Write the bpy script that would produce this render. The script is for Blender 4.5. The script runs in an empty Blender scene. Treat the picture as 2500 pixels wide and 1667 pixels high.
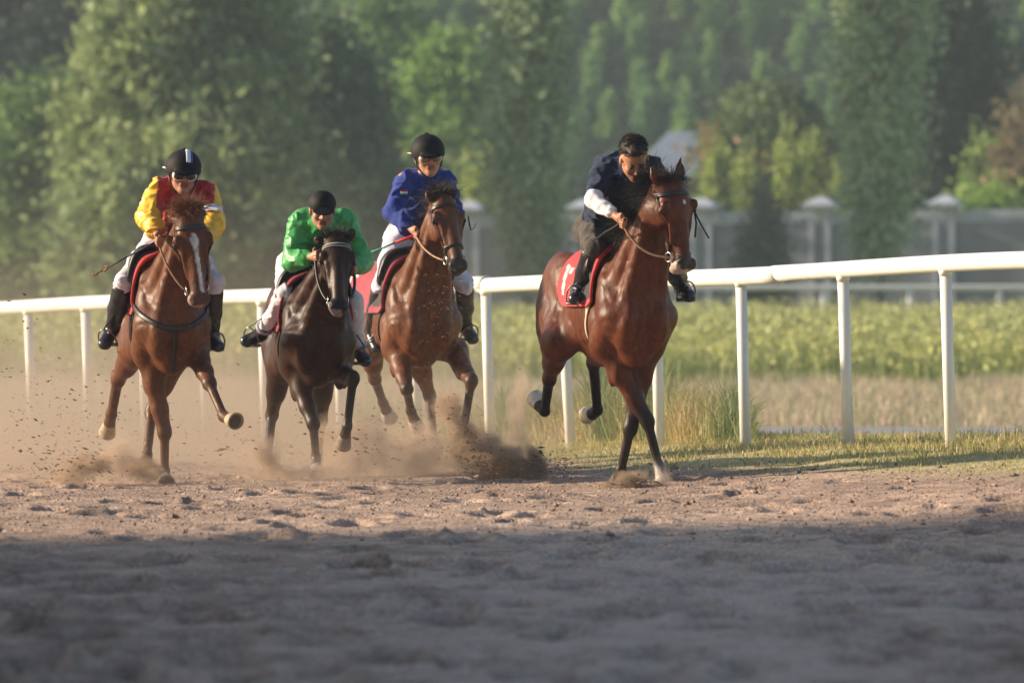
import bpy, math, random, os
import numpy as np
from mathutils import Vector
R = math.radians
rng = np.random.default_rng(7)
random.seed(7)
SKIP = set(os.environ.get('SKIP', '').split(','))

# ------------------------------------------------------------ camera, sky, sun, exposure
scene = bpy.context.scene
COL = scene.collection
FOC = 25510.0            # focal length in pixels of the 2500 px wide photograph
CAMZ = 1.5
HOR = 625.0
cam_d = bpy.data.cameras.new('camera'); cam = bpy.data.objects.new('camera', cam_d); COL.objects.link(cam)
cam.location = (0, 0, CAMZ); cam.rotation_euler = (R(90), 0, 0)
cam_d.sensor_width = 36; cam_d.lens = FOC / 2500 * 36
cam_d.shift_y = -(833.5 - HOR) / 2500
cam_d.clip_start = 0.5; cam_d.clip_end = 4000
cam_d.dof.use_dof = True; cam_d.dof.focus_distance = 68.0; cam_d.dof.aperture_fstop = 5.2
scene.camera = cam
SUN_EL, SUN_PHI = 20.0, -8.0       # elevation, and how far the sun stands on the camera's side of due left
world = bpy.data.worlds.new('World'); scene.world = world; world.use_nodes = True
nt = world.node_tree
sky = nt.nodes.new('ShaderNodeTexSky'); sky.sky_type = 'NISHITA'; sky.sun_disc = False
sky.sun_elevation = R(SUN_EL)
sdir = Vector((-math.cos(R(SUN_PHI)), -math.sin(R(SUN_PHI)), 0))
sky.sun_rotation = math.atan2(sdir.x, sdir.y)
sky.dust_density = 1.5
bg = nt.nodes['Background']; bg.inputs['Strength'].default_value = 0.086
nt.links.new(sky.outputs['Color'], bg.inputs['Color'])
sd = bpy.data.lights.new('sun', 'SUN'); sun = bpy.data.objects.new('sun', sd); COL.objects.link(sun)
sd.energy = 5.0; sd.angle = R(1.4); sd.color = (1.0, 0.82, 0.60)
to_sun = Vector((sdir.x * math.cos(R(SUN_EL)), sdir.y * math.cos(R(SUN_EL)), math.sin(R(SUN_EL))))
sun.rotation_euler = to_sun.to_track_quat('Z', 'Y').to_euler()
vs = scene.view_settings
vs.view_transform = 'Standard'; vs.look = 'None'; vs.exposure = 0.85; vs.gamma = 1; vs.use_curve_mapping = False
scene.render.engine = 'CYCLES'
scene.cycles.use_denoising = True
scene.cycles.max_bounces = 6; scene.cycles.volume_bounces = 1
scene.cycles.transparent_max_bounces = 8
scene.cycles.volume_step_rate = 1.0; scene.cycles.volume_max_steps = 128

# ------------------------------------------------------------ small helpers
def tag(o, label=None, cat=None, group=None, kind=None):
    if label: o['label'] = label
    if cat: o['category'] = cat
    if group: o['group'] = group
    if kind: o['kind'] = kind
    return o

def empty(name, loc, label, cat, group=None):
    o = bpy.data.objects.new(name, None); COL.objects.link(o); o.location = loc
    o.empty_display_size = 0.2
    return tag(o, label, cat, group)

def mesh_np(name, V, Fq, mat=None, parent=None, smooth=True, cols=None, loc=None):
    """V (n,3); Fq (m,3|4) int array or list of such arrays"""
    me = bpy.data.meshes.new(name)
    V = np.asarray(V, dtype=np.float32)
    arrs = Fq if isinstance(Fq, list) else [Fq]
    arrs = [np.asarray(a, dtype=np.int32) for a in arrs if len(a)]
    loops = np.concatenate([a.ravel() for a in arrs])
    sizes = np.concatenate([np.full(len(a), a.shape[1], dtype=np.int32) for a in arrs])
    starts = np.concatenate([[0], np.cumsum(sizes)[:-1]]).astype(np.int32)
    me.vertices.add(len(V)); me.vertices.foreach_set('co', V.ravel())
    me.loops.add(len(loops)); me.loops.foreach_set('vertex_index', loops)
    me.polygons.add(len(sizes)); me.polygons.foreach_set('loop_start', starts)
    me.update(calc_edges=True)
    me.polygons.foreach_set('use_smooth', np.full(len(sizes), smooth))
    if cols is not None:
        ca = me.color_attributes.new('col', 'FLOAT_COLOR', 'POINT')
        c = np.ones((len(V), 4), dtype=np.float32); c[:, :3] = cols
        ca.data.foreach_set('color', c.ravel())
    if mat: me.materials.append(mat)
    o = bpy.data.objects.new(name, me); COL.objects.link(o)
    if parent: o.parent = parent
    if loc is not None: o.location = loc
    return o

class MB:
    """collects shapes into one mesh"""
    def __init__(s): s.V = []; s.Q = []; s.T = []; s.C = []; s.n = 0
    def add(s, V, Q=None, T=None, col=None):
        V = np.asarray(V, dtype=float); s.V.append(V)
        if Q is not None and len(Q): s.Q.append(np.asarray(Q) + s.n)
        if T is not None and len(T): s.T.append(np.asarray(T) + s.n)
        s.C.append(np.tile(np.asarray(col if col is not None else (1, 1, 1), dtype=float), (len(V), 1)) if np.ndim(col) < 2 else col)
        s.n += len(V)
    def box(s, lo, hi, col=None, M=None):
        x0, y0, z0 = lo; x1, y1, z1 = hi
        V = np.array([[x0,y0,z0],[x1,y0,z0],[x1,y1,z0],[x0,y1,z0],[x0,y0,z1],[x1,y0,z1],[x1,y1,z1],[x0,y1,z1]], float)
        if M is not None: V = M(V)
        s.add(V, [[3,2,1,0],[4,5,6,7],[0,1,5,4],[1,2,6,5],[2,3,7,6],[3,0,4,7]], col=col)
    def tube(s, pts, rad, n=8, col=None, cap=True, flat=None):
        pts = np.asarray(pts, float); m = len(pts)
        rad = np.full(m, rad, float) if np.ndim(rad) == 0 else np.asarray(rad, float)
        tan = np.gradient(pts, axis=0); tan /= np.linalg.norm(tan, axis=1)[:, None] + 1e-9
        up = np.array([0, 0, 1.0]) if abs(tan[0, 2]) < 0.9 else np.array([0, 1.0, 0])
        nn = np.cross(tan[0], up); nn /= np.linalg.norm(nn)
        V = []
        for i in range(m):
            nn = nn - tan[i] * nn.dot(tan[i]); nn /= np.linalg.norm(nn) + 1e-9
            bb = np.cross(tan[i], nn)
            for j in range(n):
                t = 2 * math.pi * j / n
                V.append(pts[i] + rad[i] * (nn * math.cos(t) + bb * math.sin(t) * (flat or 1)))
        Q = [[i*n+j, i*n+(j+1) % n, (i+1)*n+(j+1) % n, (i+1)*n+j] for i in range(m-1) for j in range(n)]
        T = []
        if cap:
            V += [pts[0], pts[-1]]; a = m*n; b = a+1
            T = [[a, (j+1) % n, j] for j in range(n)] + [[b, (m-1)*n+j, (m-1)*n+(j+1) % n] for j in range(n)]
        s.add(V, Q, T, col=col)
    def build(s, name, mat=None, parent=None, smooth=True, loc=None):
        V = np.concatenate(s.V); fs = []
        if s.Q: fs.append(np.concatenate(s.Q))
        if s.T: fs.append(np.concatenate(s.T))
        return mesh_np(name, V, fs, mat, parent, smooth, np.concatenate(s.C), loc)

_tab = rng.random((256, 256)).astype(np.float32)
def vnoise(x, y, seed=0):
    x = np.asarray(x) + seed * 17.31; y = np.asarray(y) + seed * 9.77
    xi = np.floor(x).astype(int); yi = np.floor(y).astype(int); fx = x - xi; fy = y - yi
    fx = fx*fx*(3-2*fx); fy = fy*fy*(3-2*fy)
    a = _tab[xi & 255, yi & 255]; b = _tab[(xi+1) & 255, yi & 255]; c = _tab[xi & 255, (yi+1) & 255]; d = _tab[(xi+1) & 255, (yi+1) & 255]
    return (a*(1-fx)+b*fx)*(1-fy) + (c*(1-fx)+d*fx)*fy - 0.5
def fbm(x, y, seed=0, o=4):
    s = 0; a = 1
    for i in range(o):
        s = s + a*vnoise(x*2**i, y*2**i, seed+i); a *= 0.5
    return s
def sst(x, a, b):
    t = np.clip((x-a)/(b-a), 0, 1); return t*t*(3-2*t)

def srgb(r, g, b):
    f = lambda c: (c/255/12.92) if c/255 <= 0.04045 else ((c/255+0.055)/1.055)**2.4
    return (f(r), f(g), f(b))

def P(px, py, D):
    """the point that far from the camera (metres along the view) standing at that place of the photograph"""
    return np.array([(px-1250)/FOC*D, D, CAMZ + (HOR-py)/FOC*D])

# ------------------------------------------------------------ materials
def mat(name, color=(0.5, 0.5, 0.5), rough=0.6, attr=False, spec=0.5, metal=0.0, bump=None, var=None, sheen=0, trans=0.0, coat=0, aniso=None):
    """bump=(scale, strength, distance)  var=(scale, amount): mottling of the colour"""
    m = bpy.data.materials.new(name); m.use_nodes = True
    n = m.node_tree; p = n.nodes['Principled BSDF']; L = n.links.new
    p.inputs['Roughness'].default_value = rough; p.inputs['Metallic'].default_value = metal
    p.inputs['Specular IOR Level'].default_value = spec
    p.inputs['Coat Weight'].default_value = coat; p.inputs['Coat Roughness'].default_value = 0.25
    p.inputs['Sheen Weight'].default_value = sheen
    src = None
    if attr:
        a = n.nodes.new('ShaderNodeAttribute'); a.attribute_name = 'col'; src = a.outputs['Color']
    else:
        p.inputs['Base Color'].default_value = (*color, 1)
    tc = n.nodes.new('ShaderNodeNewGeometry')
    pos = tc.outputs['Position']
    if aniso:
        mp = n.nodes.new('ShaderNodeMapping'); mp.inputs['Scale'].default_value = aniso
        L(pos, mp.inputs['Vector']); pos = mp.outputs['Vector']
    if var:
        nz = n.nodes.new('ShaderNodeTexNoise'); nz.inputs['Scale'].default_value = var[0]; nz.inputs['Detail'].default_value = 4
        L(pos, nz.inputs['Vector'])
        mr = n.nodes.new('ShaderNodeMapRange'); mr.inputs['From Min'].default_value = 0.3; mr.inputs['From Max'].default_value = 0.7
        mr.inputs['To Min'].default_value = 1-var[1]; mr.inputs['To Max'].default_value = 1+var[1]
        L(nz.outputs['Fac'], mr.inputs['Value'])
        vm = n.nodes.new('ShaderNodeVectorMath'); vm.operation = 'SCALE'
        if src is None:
            rgb = n.nodes.new('ShaderNodeRGB'); rgb.outputs[0].default_value = (*color, 1); src = rgb.outputs[0]
        L(src, vm.inputs[0]); L(mr.outputs['Result'], vm.inputs['Scale']); src = vm.outputs['Vector']
    if src is not None: L(src, p.inputs['Base Color'])
    if bump:
        nb = n.nodes.new('ShaderNodeTexNoise'); nb.inputs['Scale'].default_value = bump[0]; nb.inputs['Detail'].default_value = 5
        L(pos, nb.inputs['Vector'])
        bp = n.nodes.new('ShaderNodeBump'); bp.inputs['Strength'].default_value = bump[1]; bp.inputs['Distance'].default_value = bump[2]
        L(nb.outputs['Fac'], bp.inputs['Height']); L(bp.outputs['Normal'], p.inputs['Normal'])
    if trans:
        out = n.nodes['Material Output']; tr = n.nodes.new('ShaderNodeBsdfTranslucent')
        if src is not None: L(src, tr.inputs['Color'])
        else: tr.inputs['Color'].default_value = (*color, 1)
        mx = n.nodes.new('ShaderNodeMixShader'); mx.inputs['Fac'].default_value = trans
        L(p.outputs['BSDF'], mx.inputs[1]); L(tr.outputs['BSDF'], mx.inputs[2]); L(mx.outputs['Shader'], out.inputs['Surface'])
    return m

M_leaf = mat('leaf', attr=True, rough=0.6, spec=0.25, trans=0.3)
M_grass = mat('grass_blade', attr=True, rough=0.75, spec=0.15, trans=0.25)
M_bark = mat('bark', (0.16, 0.13, 0.10), 0.9, var=(9, 0.3), bump=(20, 0.6, 0.02))
M_white = mat('white_plastic', (0.80, 0.79, 0.76), 0.38, var=(3, 0.05), bump=(6, 0.08, 0.01))
M_wallp = mat('grey_render', (0.20, 0.21, 0.235), 0.9, var=(1.2, 0.14))
M_coping = mat('pale_stone', (0.38, 0.42, 0.49), 0.8, var=(2, 0.12))
M_brick = mat('red_brick', (0.26, 0.15, 0.12), 0.9, var=(4, 0.2))
M_roof = mat('slate_roof', (0.24, 0.28, 0.35), 0.7, var=(3, 0.15))

# ------------------------------------------------------------ the lie of the land
def rail_depth(u):
    x = np.clip((1250 + FOC*u) / 1.0629, -1500, 3300)
    s = (390 + 0.047*(x-1128)) / 1.3
    return 24000.0 / s, 1.5 - 440.0 / s
def ground_z(X, Y):
    X = np.asarray(X, float); Y = np.asarray(Y, float)
    Ys = np.maximum(Y, 30.0)
    D, zr = rail_depth(np.clip(X/Ys, -0.11, 0.085))
    t = Y - D
    near = zr * sst(t, -15, -0.5)
    far = zr + (-0.40 - zr) * sst(t, 2, 24)
    z = np.where(t < 0, near, far)
    hill = (np.minimum(np.maximum(Y-415, 0), 115))*0.36
    return z + np.where(Y > 415, hill*sst(Y, 415, 450) + 3*fbm(X*0.02, Y*0.02, 3), 0)

prints = []
def build_ground():
    xs = np.concatenate([np.array([-900,-500,-300,-200,-140,-90,-60,-40,-28,-20,-15,-12,-10,-8.5,-7.3,-6.4,-5.7,-5.3]), np.arange(-5.0, 5.0, 0.04),
                         np.array([5.0,5.3,5.7,6.4,7.3,8.5,10,12,15,20,28,40,60,90,140,200,300,500,900])])
    ys = np.concatenate([np.array([-200,-100,-50,-20,0,10,20,25,29,31,32.5,33.4]), np.arange(34, 84, 0.05), np.arange(84, 110, 0.4), np.arange(110, 240, 3), np.arange(240, 420, 10), np.arange(420, 560, 6), np.arange(560, 1001, 40)])
    X, Y = np.meshgrid(xs, ys, indexing='ij')
    Z = ground_z(X, Y)
    D, _ = rail_depth(np.clip(X/np.maximum(Y, 30), -0.11, 0.085)); t = Y - D
    edge = t + 1.8*vnoise(X*0.9, Y*0.35, 5) + 1.0*vnoise(X*3, Y*1.1, 6)
    dirt = 1 - sst(edge, -7.2, -3.6)
    m = dirt * sst(Y, 30, 35)
    Z = Z + m*(0.009*fbm(X*0.9, Y*0.5, 1, 3) + 0.006*fbm(X*5, Y*2.5, 2, 3) + 0.011*fbm(X*19, Y*11, 4, 1)) + (1-dirt)*0.03*fbm(X*3, Y*1.5, 8)*(Y < 110)
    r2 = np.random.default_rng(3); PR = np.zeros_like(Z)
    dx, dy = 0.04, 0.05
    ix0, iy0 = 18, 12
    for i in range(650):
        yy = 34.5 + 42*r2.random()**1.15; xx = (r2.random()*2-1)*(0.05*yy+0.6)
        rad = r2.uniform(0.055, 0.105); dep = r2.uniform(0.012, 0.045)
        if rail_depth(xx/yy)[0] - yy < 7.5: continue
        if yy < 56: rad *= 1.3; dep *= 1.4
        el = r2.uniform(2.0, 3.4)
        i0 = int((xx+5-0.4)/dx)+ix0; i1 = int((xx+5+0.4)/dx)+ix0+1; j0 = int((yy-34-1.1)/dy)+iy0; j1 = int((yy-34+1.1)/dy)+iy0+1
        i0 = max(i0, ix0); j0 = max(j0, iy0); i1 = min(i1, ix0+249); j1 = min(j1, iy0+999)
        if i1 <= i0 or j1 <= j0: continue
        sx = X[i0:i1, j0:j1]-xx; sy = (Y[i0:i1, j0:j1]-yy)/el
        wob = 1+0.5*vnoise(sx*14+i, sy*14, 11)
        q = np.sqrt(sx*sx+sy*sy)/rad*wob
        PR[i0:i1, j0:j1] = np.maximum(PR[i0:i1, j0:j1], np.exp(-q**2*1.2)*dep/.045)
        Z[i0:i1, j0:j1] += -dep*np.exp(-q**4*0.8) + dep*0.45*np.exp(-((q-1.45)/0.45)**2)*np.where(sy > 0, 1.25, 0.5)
    # colours
    n1 = fbm(X*1.3, Y*0.8, 20, 4); n2 = fbm(X*9, Y*5, 21, 3); n3 = vnoise(X*0.35, Y*0.12, 25)
    brown = np.array([0.52, 0.375, 0.285]); dark = np.array([0.31, 0.22, 0.17]); pale = np.array([0.57, 0.45, 0.36])
    w1 = np.clip(0.5 + n1*0.9 + n2*0.9, 0, 1)[..., None]
    C = dark*(1-w1) + brown*w1
    w2 = np.clip(n3*1.6+n2*0.8, 0, 1)[..., None]; C = C*(1-w2)+pale*w2
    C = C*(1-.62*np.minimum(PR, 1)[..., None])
    straw = np.array([0.50, 0.41, 0.24]); green = np.array([0.30, 0.30, 0.12])
    g = np.clip(0.5+n2*1.4, 0, 1)[..., None]; G = straw*(1-g)+green*g
    d = dirt[..., None]; C = C*d + G*(1-d)
    fld = sst(Y, 96, 106)[..., None]; dry = (1-sst(Y+10*n1, 145, 158))[..., None]; F_ = (np.array([0.24, 0.26, 0.12])*(1-dry)+np.array([0.42, 0.36, 0.26])*dry)*(1+0.4*n1[..., None]); C = C*(1-fld)+F_*fld
    hl = sst(Y, 395, 430)[..., None]; C = C*(1-hl) + np.array([0.035, 0.05, 0.025])*(1+0.5*n1[..., None])*hl
    Cx = X/np.maximum(Y, 1)
    nx, ny = X.shape
    # the zones share the one grid, so nothing overlaps
    jt = int(np.searchsorted(ys, 100)); jp0 = int(np.searchsorted(ys, 106)); jp1 = int(np.searchsorted(ys, 115)); jh = int(np.searchsorted(ys, 410))
    gm = mat('soil', attr=True, rough=0.95, spec=0.15, var=(45, 0.42), bump=(42, 0.9, 0.02))
    pm = mat('path_gravel', (0.27, 0.27, 0.29), 0.95, var=(4, 0.12), spec=0.2)
    def part(name, j0, j1, material):
        V = np.stack([X[:, j0:j1+1], Y[:, j0:j1+1], Z[:, j0:j1+1]], -1).reshape(-1, 3); c = C[:, j0:j1+1].reshape(-1, 3)
        h = j1+1-j0
        i, j = np.meshgrid(np.arange(nx-1), np.arange(h-1), indexing='ij'); a = (i*h+j).ravel()
        Q = np.stack([a, a+h, a+h+1, a+1], -1)
        o = mesh_np(name, V, Q, material, None, True, c); tag(o, kind='structure'); return o
    part('dirt_track', 0, jp0, gm)
    part('path', jp0, jp1, pm)
    part('ground', jp1, jh, gm)
    part('hillside', jh, ny-1, gm)
build_ground()

# ------------------------------------------------------------ leaves, trees
def cards(name, C, size, cols, material, parent=None, asp=1.0, up=None, r=rng, loc=None):
    n = len(C)
    a = r.normal(size=(n, 3)); a /= np.linalg.norm(a, axis=1)[:, None]
    b = r.normal(size=(n, 3)); b -= a*np.sum(a*b, 1)[:, None]; b /= np.linalg.norm(b, axis=1)[:, None]
    if up is not None:
        a = a*(1-up) + np.array([0, 0, -1.0])*up; a /= np.linalg.norm(a, axis=1)[:, None]
        b -= a*np.sum(a*b, 1)[:, None]; b /= np.linalg.norm(b, axis=1)[:, None]
    s = (size*r.uniform(0.6, 1.4, n))[:, None] if np.ndim(size) == 0 else size[:, None]
    V = np.stack([C - a*s*0.6*asp, C + b*s*0.42 - a*s*0.05, C + a*s*0.6*asp, C - b*s*0.42 + a*s*0.05], 1).reshape(-1, 3)
    Q = np.arange(4*n).reshape(n, 4)
    return mesh_np(name, V, Q, material, parent, False, np.repeat(cols, 4, axis=0), loc)

def crown_points(r, h0, h1, prof, nclump, nleaf, spread, flat=1.0, shell=0.55):
    """leaf positions in clumps; prof(t) radius over height fraction"""
    t = r.random(nclump*3)
    w = np.array([prof(v) for v in t]); keep = r.random(len(t)) < w/w.max(); t = t[keep][:nclump]; w = w[keep][:nclump]
    n = len(t); th = r.random(n)*2*math.pi; q = (shell + (1-shell)*r.random(n))**0.7
    q = np.where(r.random(n) < 0.25, q*0.6, q)
    cx = np.cos(th)*w*q; cy = np.sin(th)*w*q; cz = h0+(h1-h0)*t
    cc = np.stack([cx, cy, cz], 1)
    m = nleaf
    sp = spread*r.uniform(0.6, 1.4, n)
    L = cc[:, None, :] + r.normal(size=(n, m, 3))*sp[:, None, None]*np.array([1, 1, flat])
    return L.reshape(-1, 3), np.repeat(np.arange(n), m), n

def tree_meshes(r, H, W, kind, base, nclump, nleaf, leaf, spread, colA, colB, h0=0.15, accent=None):
    if kind == 'spindle': prof = lambda t: W*min(1, 0.28+t*1.5)*max(0.06, (1-t)**0.45)
    elif kind == 'round': prof = lambda t: W*math.sqrt(max(0.02, 1-(abs(t-0.45)/0.56)**2.2))
    elif kind == 'broad': prof = lambda t: W*max(0.05, (1-max(0, t-0.25)/0.78)**0.75)*min(1, 0.75+t*1.3)
    elif kind == 'column': prof = lambda t: W*min(1, 0.35+t*2.6)*max(0.06, (1-t)**0.55)
    else: prof = lambda t: W*max(0.04, (1-t)**0.85)*min(1, 0.5+t*4)
    pts, idx, n = crown_points(r, H*h0, H, prof, nclump, nleaf, spread, 1.8 if kind in ('column', 'spindle') else 0.9)
    lob = r.uniform(0, 6.28, 5)
    ang = np.arctan2(pts[:, 1], pts[:, 0]); k = 1+0.13*np.sin(2*ang+lob[0]+pts[:, 2]*0.9)+0.10*np.sin(3*ang+lob[1]-pts[:, 2]*1.7)
    pts[:, 0] *= k; pts[:, 1] *= k
    pts[:, 2] = np.maximum(pts[:, 2], 0.08*H)
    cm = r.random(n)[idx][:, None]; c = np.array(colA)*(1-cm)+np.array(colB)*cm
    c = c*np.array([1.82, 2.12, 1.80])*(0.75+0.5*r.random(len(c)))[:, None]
    if accent is not None:
        s = (r.random(n) < accent[1])[idx]; c[s] = np.array(accent[0])*(0.75+0.5*r.random(s.sum()))[:, None]
    tr = MB()
    lean = r.uniform(-0.03, 0.03, 2)*H
    tz = np.linspace(-0.3, H*0.85, 7); tp = np.stack([lean[0]*(tz/H)**2, lean[1]*(tz/H)**2, tz], 1)
    tr.tube(tp, np.linspace(1, 0.12, 7)*base, 7)
    for i in range(9):
        z0 = H*r.uniform(0.12, 0.7); a = r.uniform(0, 6.28); l = prof((z0/H-h0)/(1-h0) if z0/H > h0 else 0.05)*0.8
        up = 0.9 if kind in ('column', 'spindle') else 0.45
        p0 = np.array([0, 0, z0]); d = np.array([math.cos(a), math.sin(a), up])
        tr.tube([p0, p0+d*l*0.5, p0+d*l+np.array([0, 0, 0.1*l])], [base*0.35, base*0.22, base*0.06], 5)
    return pts, c, tr

def make_tree(name, X, Y, H, W, kind, label, base=0.16, nclump=200, nleaf=60, leaf=0.13, spread=0.28, colA=(0.06,0.10,0.03), colB=(0.10,0.15,0.05), h0=0.12, seed=0, group=None, accent=None, cat='tree', droop=None, asp=1.2):
    r = np.random.default_rng(seed+100)
    z = float(ground_z(X, Y))
    root = empty(name, (X, Y, z), label, cat, group)
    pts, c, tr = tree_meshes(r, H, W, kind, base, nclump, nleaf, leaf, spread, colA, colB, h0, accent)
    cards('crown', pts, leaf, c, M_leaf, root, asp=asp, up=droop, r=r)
    tr.build('trunk', M_bark, root)
    return root

def dup(root, loc, rz, sc, label, group):
    q = root.copy(); COL.objects.link(q); q.location = loc; q.rotation_euler = (0, 0, rz); q.scale = (sc[0], sc[0], sc[1])
    q['label'] = label; q['group'] = group
    for ch in list(root.children):
        cc = ch.copy(); COL.objects.link(cc); cc.parent = q
    return q

def XD(px, D): return (px-1250)/FOC*D
def Htop(py, X, D): return CAMZ + (HOR-py)/FOC*D - float(ground_z(X, D))

if 'trees' not in SKIP:
    D = 252
    make_tree('willow_tree', XD(470, D), D, 12.6, 3.3, 'broad', 'largest tree, broad pale grey green crown hanging low behind the yellow and red rider',
              0.3, 560, 95, 0.17, 0.34, (0.09,0.105,0.058), (0.21,0.215,0.11), 0.06, 1, droop=0.35, asp=1.6)
    make_tree('willow_tree', XD(800, 258), 258, 7.6, 2.3, 'broad', 'lower dull grey green tree filling the space above the green rider',
              0.22, 330, 80, 0.17, 0.34, (0.06,0.08,0.055), (0.10,0.12,0.07), 0.06, 2, droop=0.35, asp=1.6)
    make_tree('willow_tree', XD(150, 262), 262, 6.2, 2.6, 'round', 'mid green rounded tree at the left edge beside the largest tree',
              0.2, 260, 80, 0.16, 0.34, (0.06,0.09,0.035), (0.10,0.13,0.05), 0.1, 3)
    make_tree('poplar_tree', XD(1290, 250), 250, 12.8, 1.05, 'spindle', 'tall dark column poplar between the blue rider and the bareheaded rider',
              0.16, 330, 90, 0.13, 0.26, (0.15,0.165,0.11), (0.22,0.235,0.155), 0.10, 4)
    make_tree('poplar_tree', XD(2150, 250), 250, 13.0, 1.12, 'spindle', 'tall grey green column poplar at the right, pale trunk foot above the rail',
              0.10, 330, 90, 0.13, 0.27, (0.17,0.19,0.125), (0.26,0.28,0.18), 0.16, 5, accent=((0.28,0.22,0.10), 0.03))
    make_tree('young_tree', XD(1862, 249), 249, 3.3, 0.75, 'column', 'small dull young tree in front of the wall left of the middle pier',
              0.06, 90, 60, 0.11, 0.2, (0.05,0.06,0.05), (0.075,0.085,0.065), 0.15, 6)
    make_tree('broadleaf_tree', XD(1110, 300), 300, 8.0, 1.9, 'round', 'bright green rounded tree rising behind the blue rider',
              0.2, 240, 80, 0.17, 0.34, (0.07,0.11,0.03), (0.13,0.18,0.05), 0.1, 7)
    make_tree('broadleaf_tree', XD(1000, 292), 292, 4.6, 2.2, 'round', 'low olive tree behind the left shoulder of the blue rider',
              0.18, 220, 70, 0.16, 0.32, (0.07,0.09,0.04), (0.13,0.15,0.06), 0.1, 8)
    make_tree('smoke_tree', XD(1880, 296), 296, 6.6, 1.85, 'round', 'dark rounded tree with rusty orange tips left of the right hand poplar',
              0.2, 330, 80, 0.17, 0.30, (0.055,0.07,0.035), (0.10,0.12,0.05), 0.1, 9, accent=((0.34,0.20,0.11), 0.10))
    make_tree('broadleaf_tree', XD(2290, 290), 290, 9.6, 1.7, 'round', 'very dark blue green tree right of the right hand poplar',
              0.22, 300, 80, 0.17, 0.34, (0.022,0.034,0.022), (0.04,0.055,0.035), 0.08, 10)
    make_tree('poplar_tree', XD(2405, 285), 285, 5.3, 0.6, 'column', 'short lime green column tree near the right edge of the picture',
              0.08, 110, 70, 0.13, 0.22, (0.10,0.14,0.04), (0.17,0.20,0.06), 0.06, 11)
    make_tree('leafy_shrub', XD(2430, 276), 276, 3.7, 1.0, 'round', 'bright yellow green shrub standing above the right end of the wall',
              0.08, 130, 70, 0.13, 0.24, (0.09,0.14,0.03), (0.16,0.20,0.045), 0.1, 12, cat='shrub')
    make_tree('broadleaf_tree', XD(2540, 280), 280, 6.2, 1.0, 'round', 'brown red leaved tree cut by the right edge of the picture',
              0.14, 150, 70, 0.15, 0.3, (0.10,0.07,0.05), (0.15,0.10,0.06), 0.08, 13)
    make_tree('broadleaf_tree', XD(930, 318), 318, 9.6, 1.9, 'round', 'tall green tree between the largest tree and the bright rounded tree',
              0.25, 300, 80, 0.18, 0.36, (0.065,0.10,0.04), (0.11,0.16,0.055), 0.1, 16)
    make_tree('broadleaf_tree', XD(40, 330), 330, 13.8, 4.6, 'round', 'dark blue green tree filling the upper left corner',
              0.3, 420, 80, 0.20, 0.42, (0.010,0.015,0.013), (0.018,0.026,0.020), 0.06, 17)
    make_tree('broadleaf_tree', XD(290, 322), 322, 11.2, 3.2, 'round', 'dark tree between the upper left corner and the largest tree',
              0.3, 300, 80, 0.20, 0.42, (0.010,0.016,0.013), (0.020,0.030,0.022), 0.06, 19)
    r = np.random.default_rng(31); n = 60000; Y = r.uniform(417, 470, n); X = r.uniform(-.06, .06, n)*Y
    g = vnoise(X*.5, Y*.35, 15)+.5; hh = .15+1.0*g*r.random(n)
    tag(cards('hillside_scrub', np.stack([X, Y, ground_z(X, Y)+hh], 1), .20, np.array([.13, .19, .08])*(.35+1.1*g*r.uniform(.5, 1.2, n))[:, None], M_leaf, r=r), 'low green scrub between the trees of the hillside', kind='stuff')
    # woods going on beyond both edges of the frame
    def wood(name, u0, u1, Y0, Y1, n, h, label, sd):
        r = np.random.default_rng(sd); u = r.uniform(u0, u1, n); Y = r.uniform(Y0, Y1, n); X = u*Y; H = h*r.uniform(.6, 1.25, n); pts = []; cc = []
        for x, y, hh in zip(X, Y, H):
            z = float(ground_z(x, y)); m = 900; t = r.random(m); w = hh*.24*np.sqrt(np.maximum(.03, 1-np.abs(t-.4)**2/.37)); a = r.uniform(0, 6.28, m); q = r.random(m)**.4
            pts.append(np.stack([x+np.cos(a)*w*q, y+np.sin(a)*w*q, z+hh*(.05+.95*t)], 1)); cc.append(np.array([.10, .17, .07])*r.uniform(.5, 1.3)*r.uniform(.7, 1.3, (m, 1)))
        tag(cards(name, np.concatenate(pts), .34, np.concatenate(cc), M_leaf, r=r), label, kind='stuff')
    wood('far_woods', -.135, -.062, 300, 420, 70, 9.5, 'woods going on beyond the left end of the scene', 8)
    wood('far_woods', .060, .12, 290, 420, 55, 9.5, 'woods going on beyond the right end of the scene', 9)
    lab = {1165: 'leftmost pale young poplar, just right of the blue rider', 1222: 'pale young poplar between the blue rider and the dark column poplar',
           1560: 'pale young poplar right behind the bareheaded rider',
           1752: 'pale young poplar just right of the bay horse ears in front of the grey roof', 1822: 'second pale young poplar right of the grey roofed house',
           1925: 'brightest yellow green young poplar below the rusty tipped tree', 1982: 'soft green young poplar touching the right hand poplar', 2060: 'small pale young poplar hidden partly by the right hand poplar',
           }
    for i, (px, py, w) in enumerate([(1165, 395, .42), (1222, 310, .4), (1560, 400, .4), (1752, 372, .40), (1822, 378, .42), (1925, 325, .48), (1982, 360, .5), (2060, 385, .4)]):
        Dp = 278 + 2*i; X = XD(px, Dp)
        make_tree('young_poplar', X, Dp, Htop(py, X, Dp), w, 'column', lab[px], 0.05, 90, 60, 0.12, 0.19, (0.13,0.15,0.045), (0.22,0.22,0.07), 0.05, 30+i, group='young poplars behind the wall')
    # wooded hillside: four prototypes, copied
    protos = []
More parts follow.
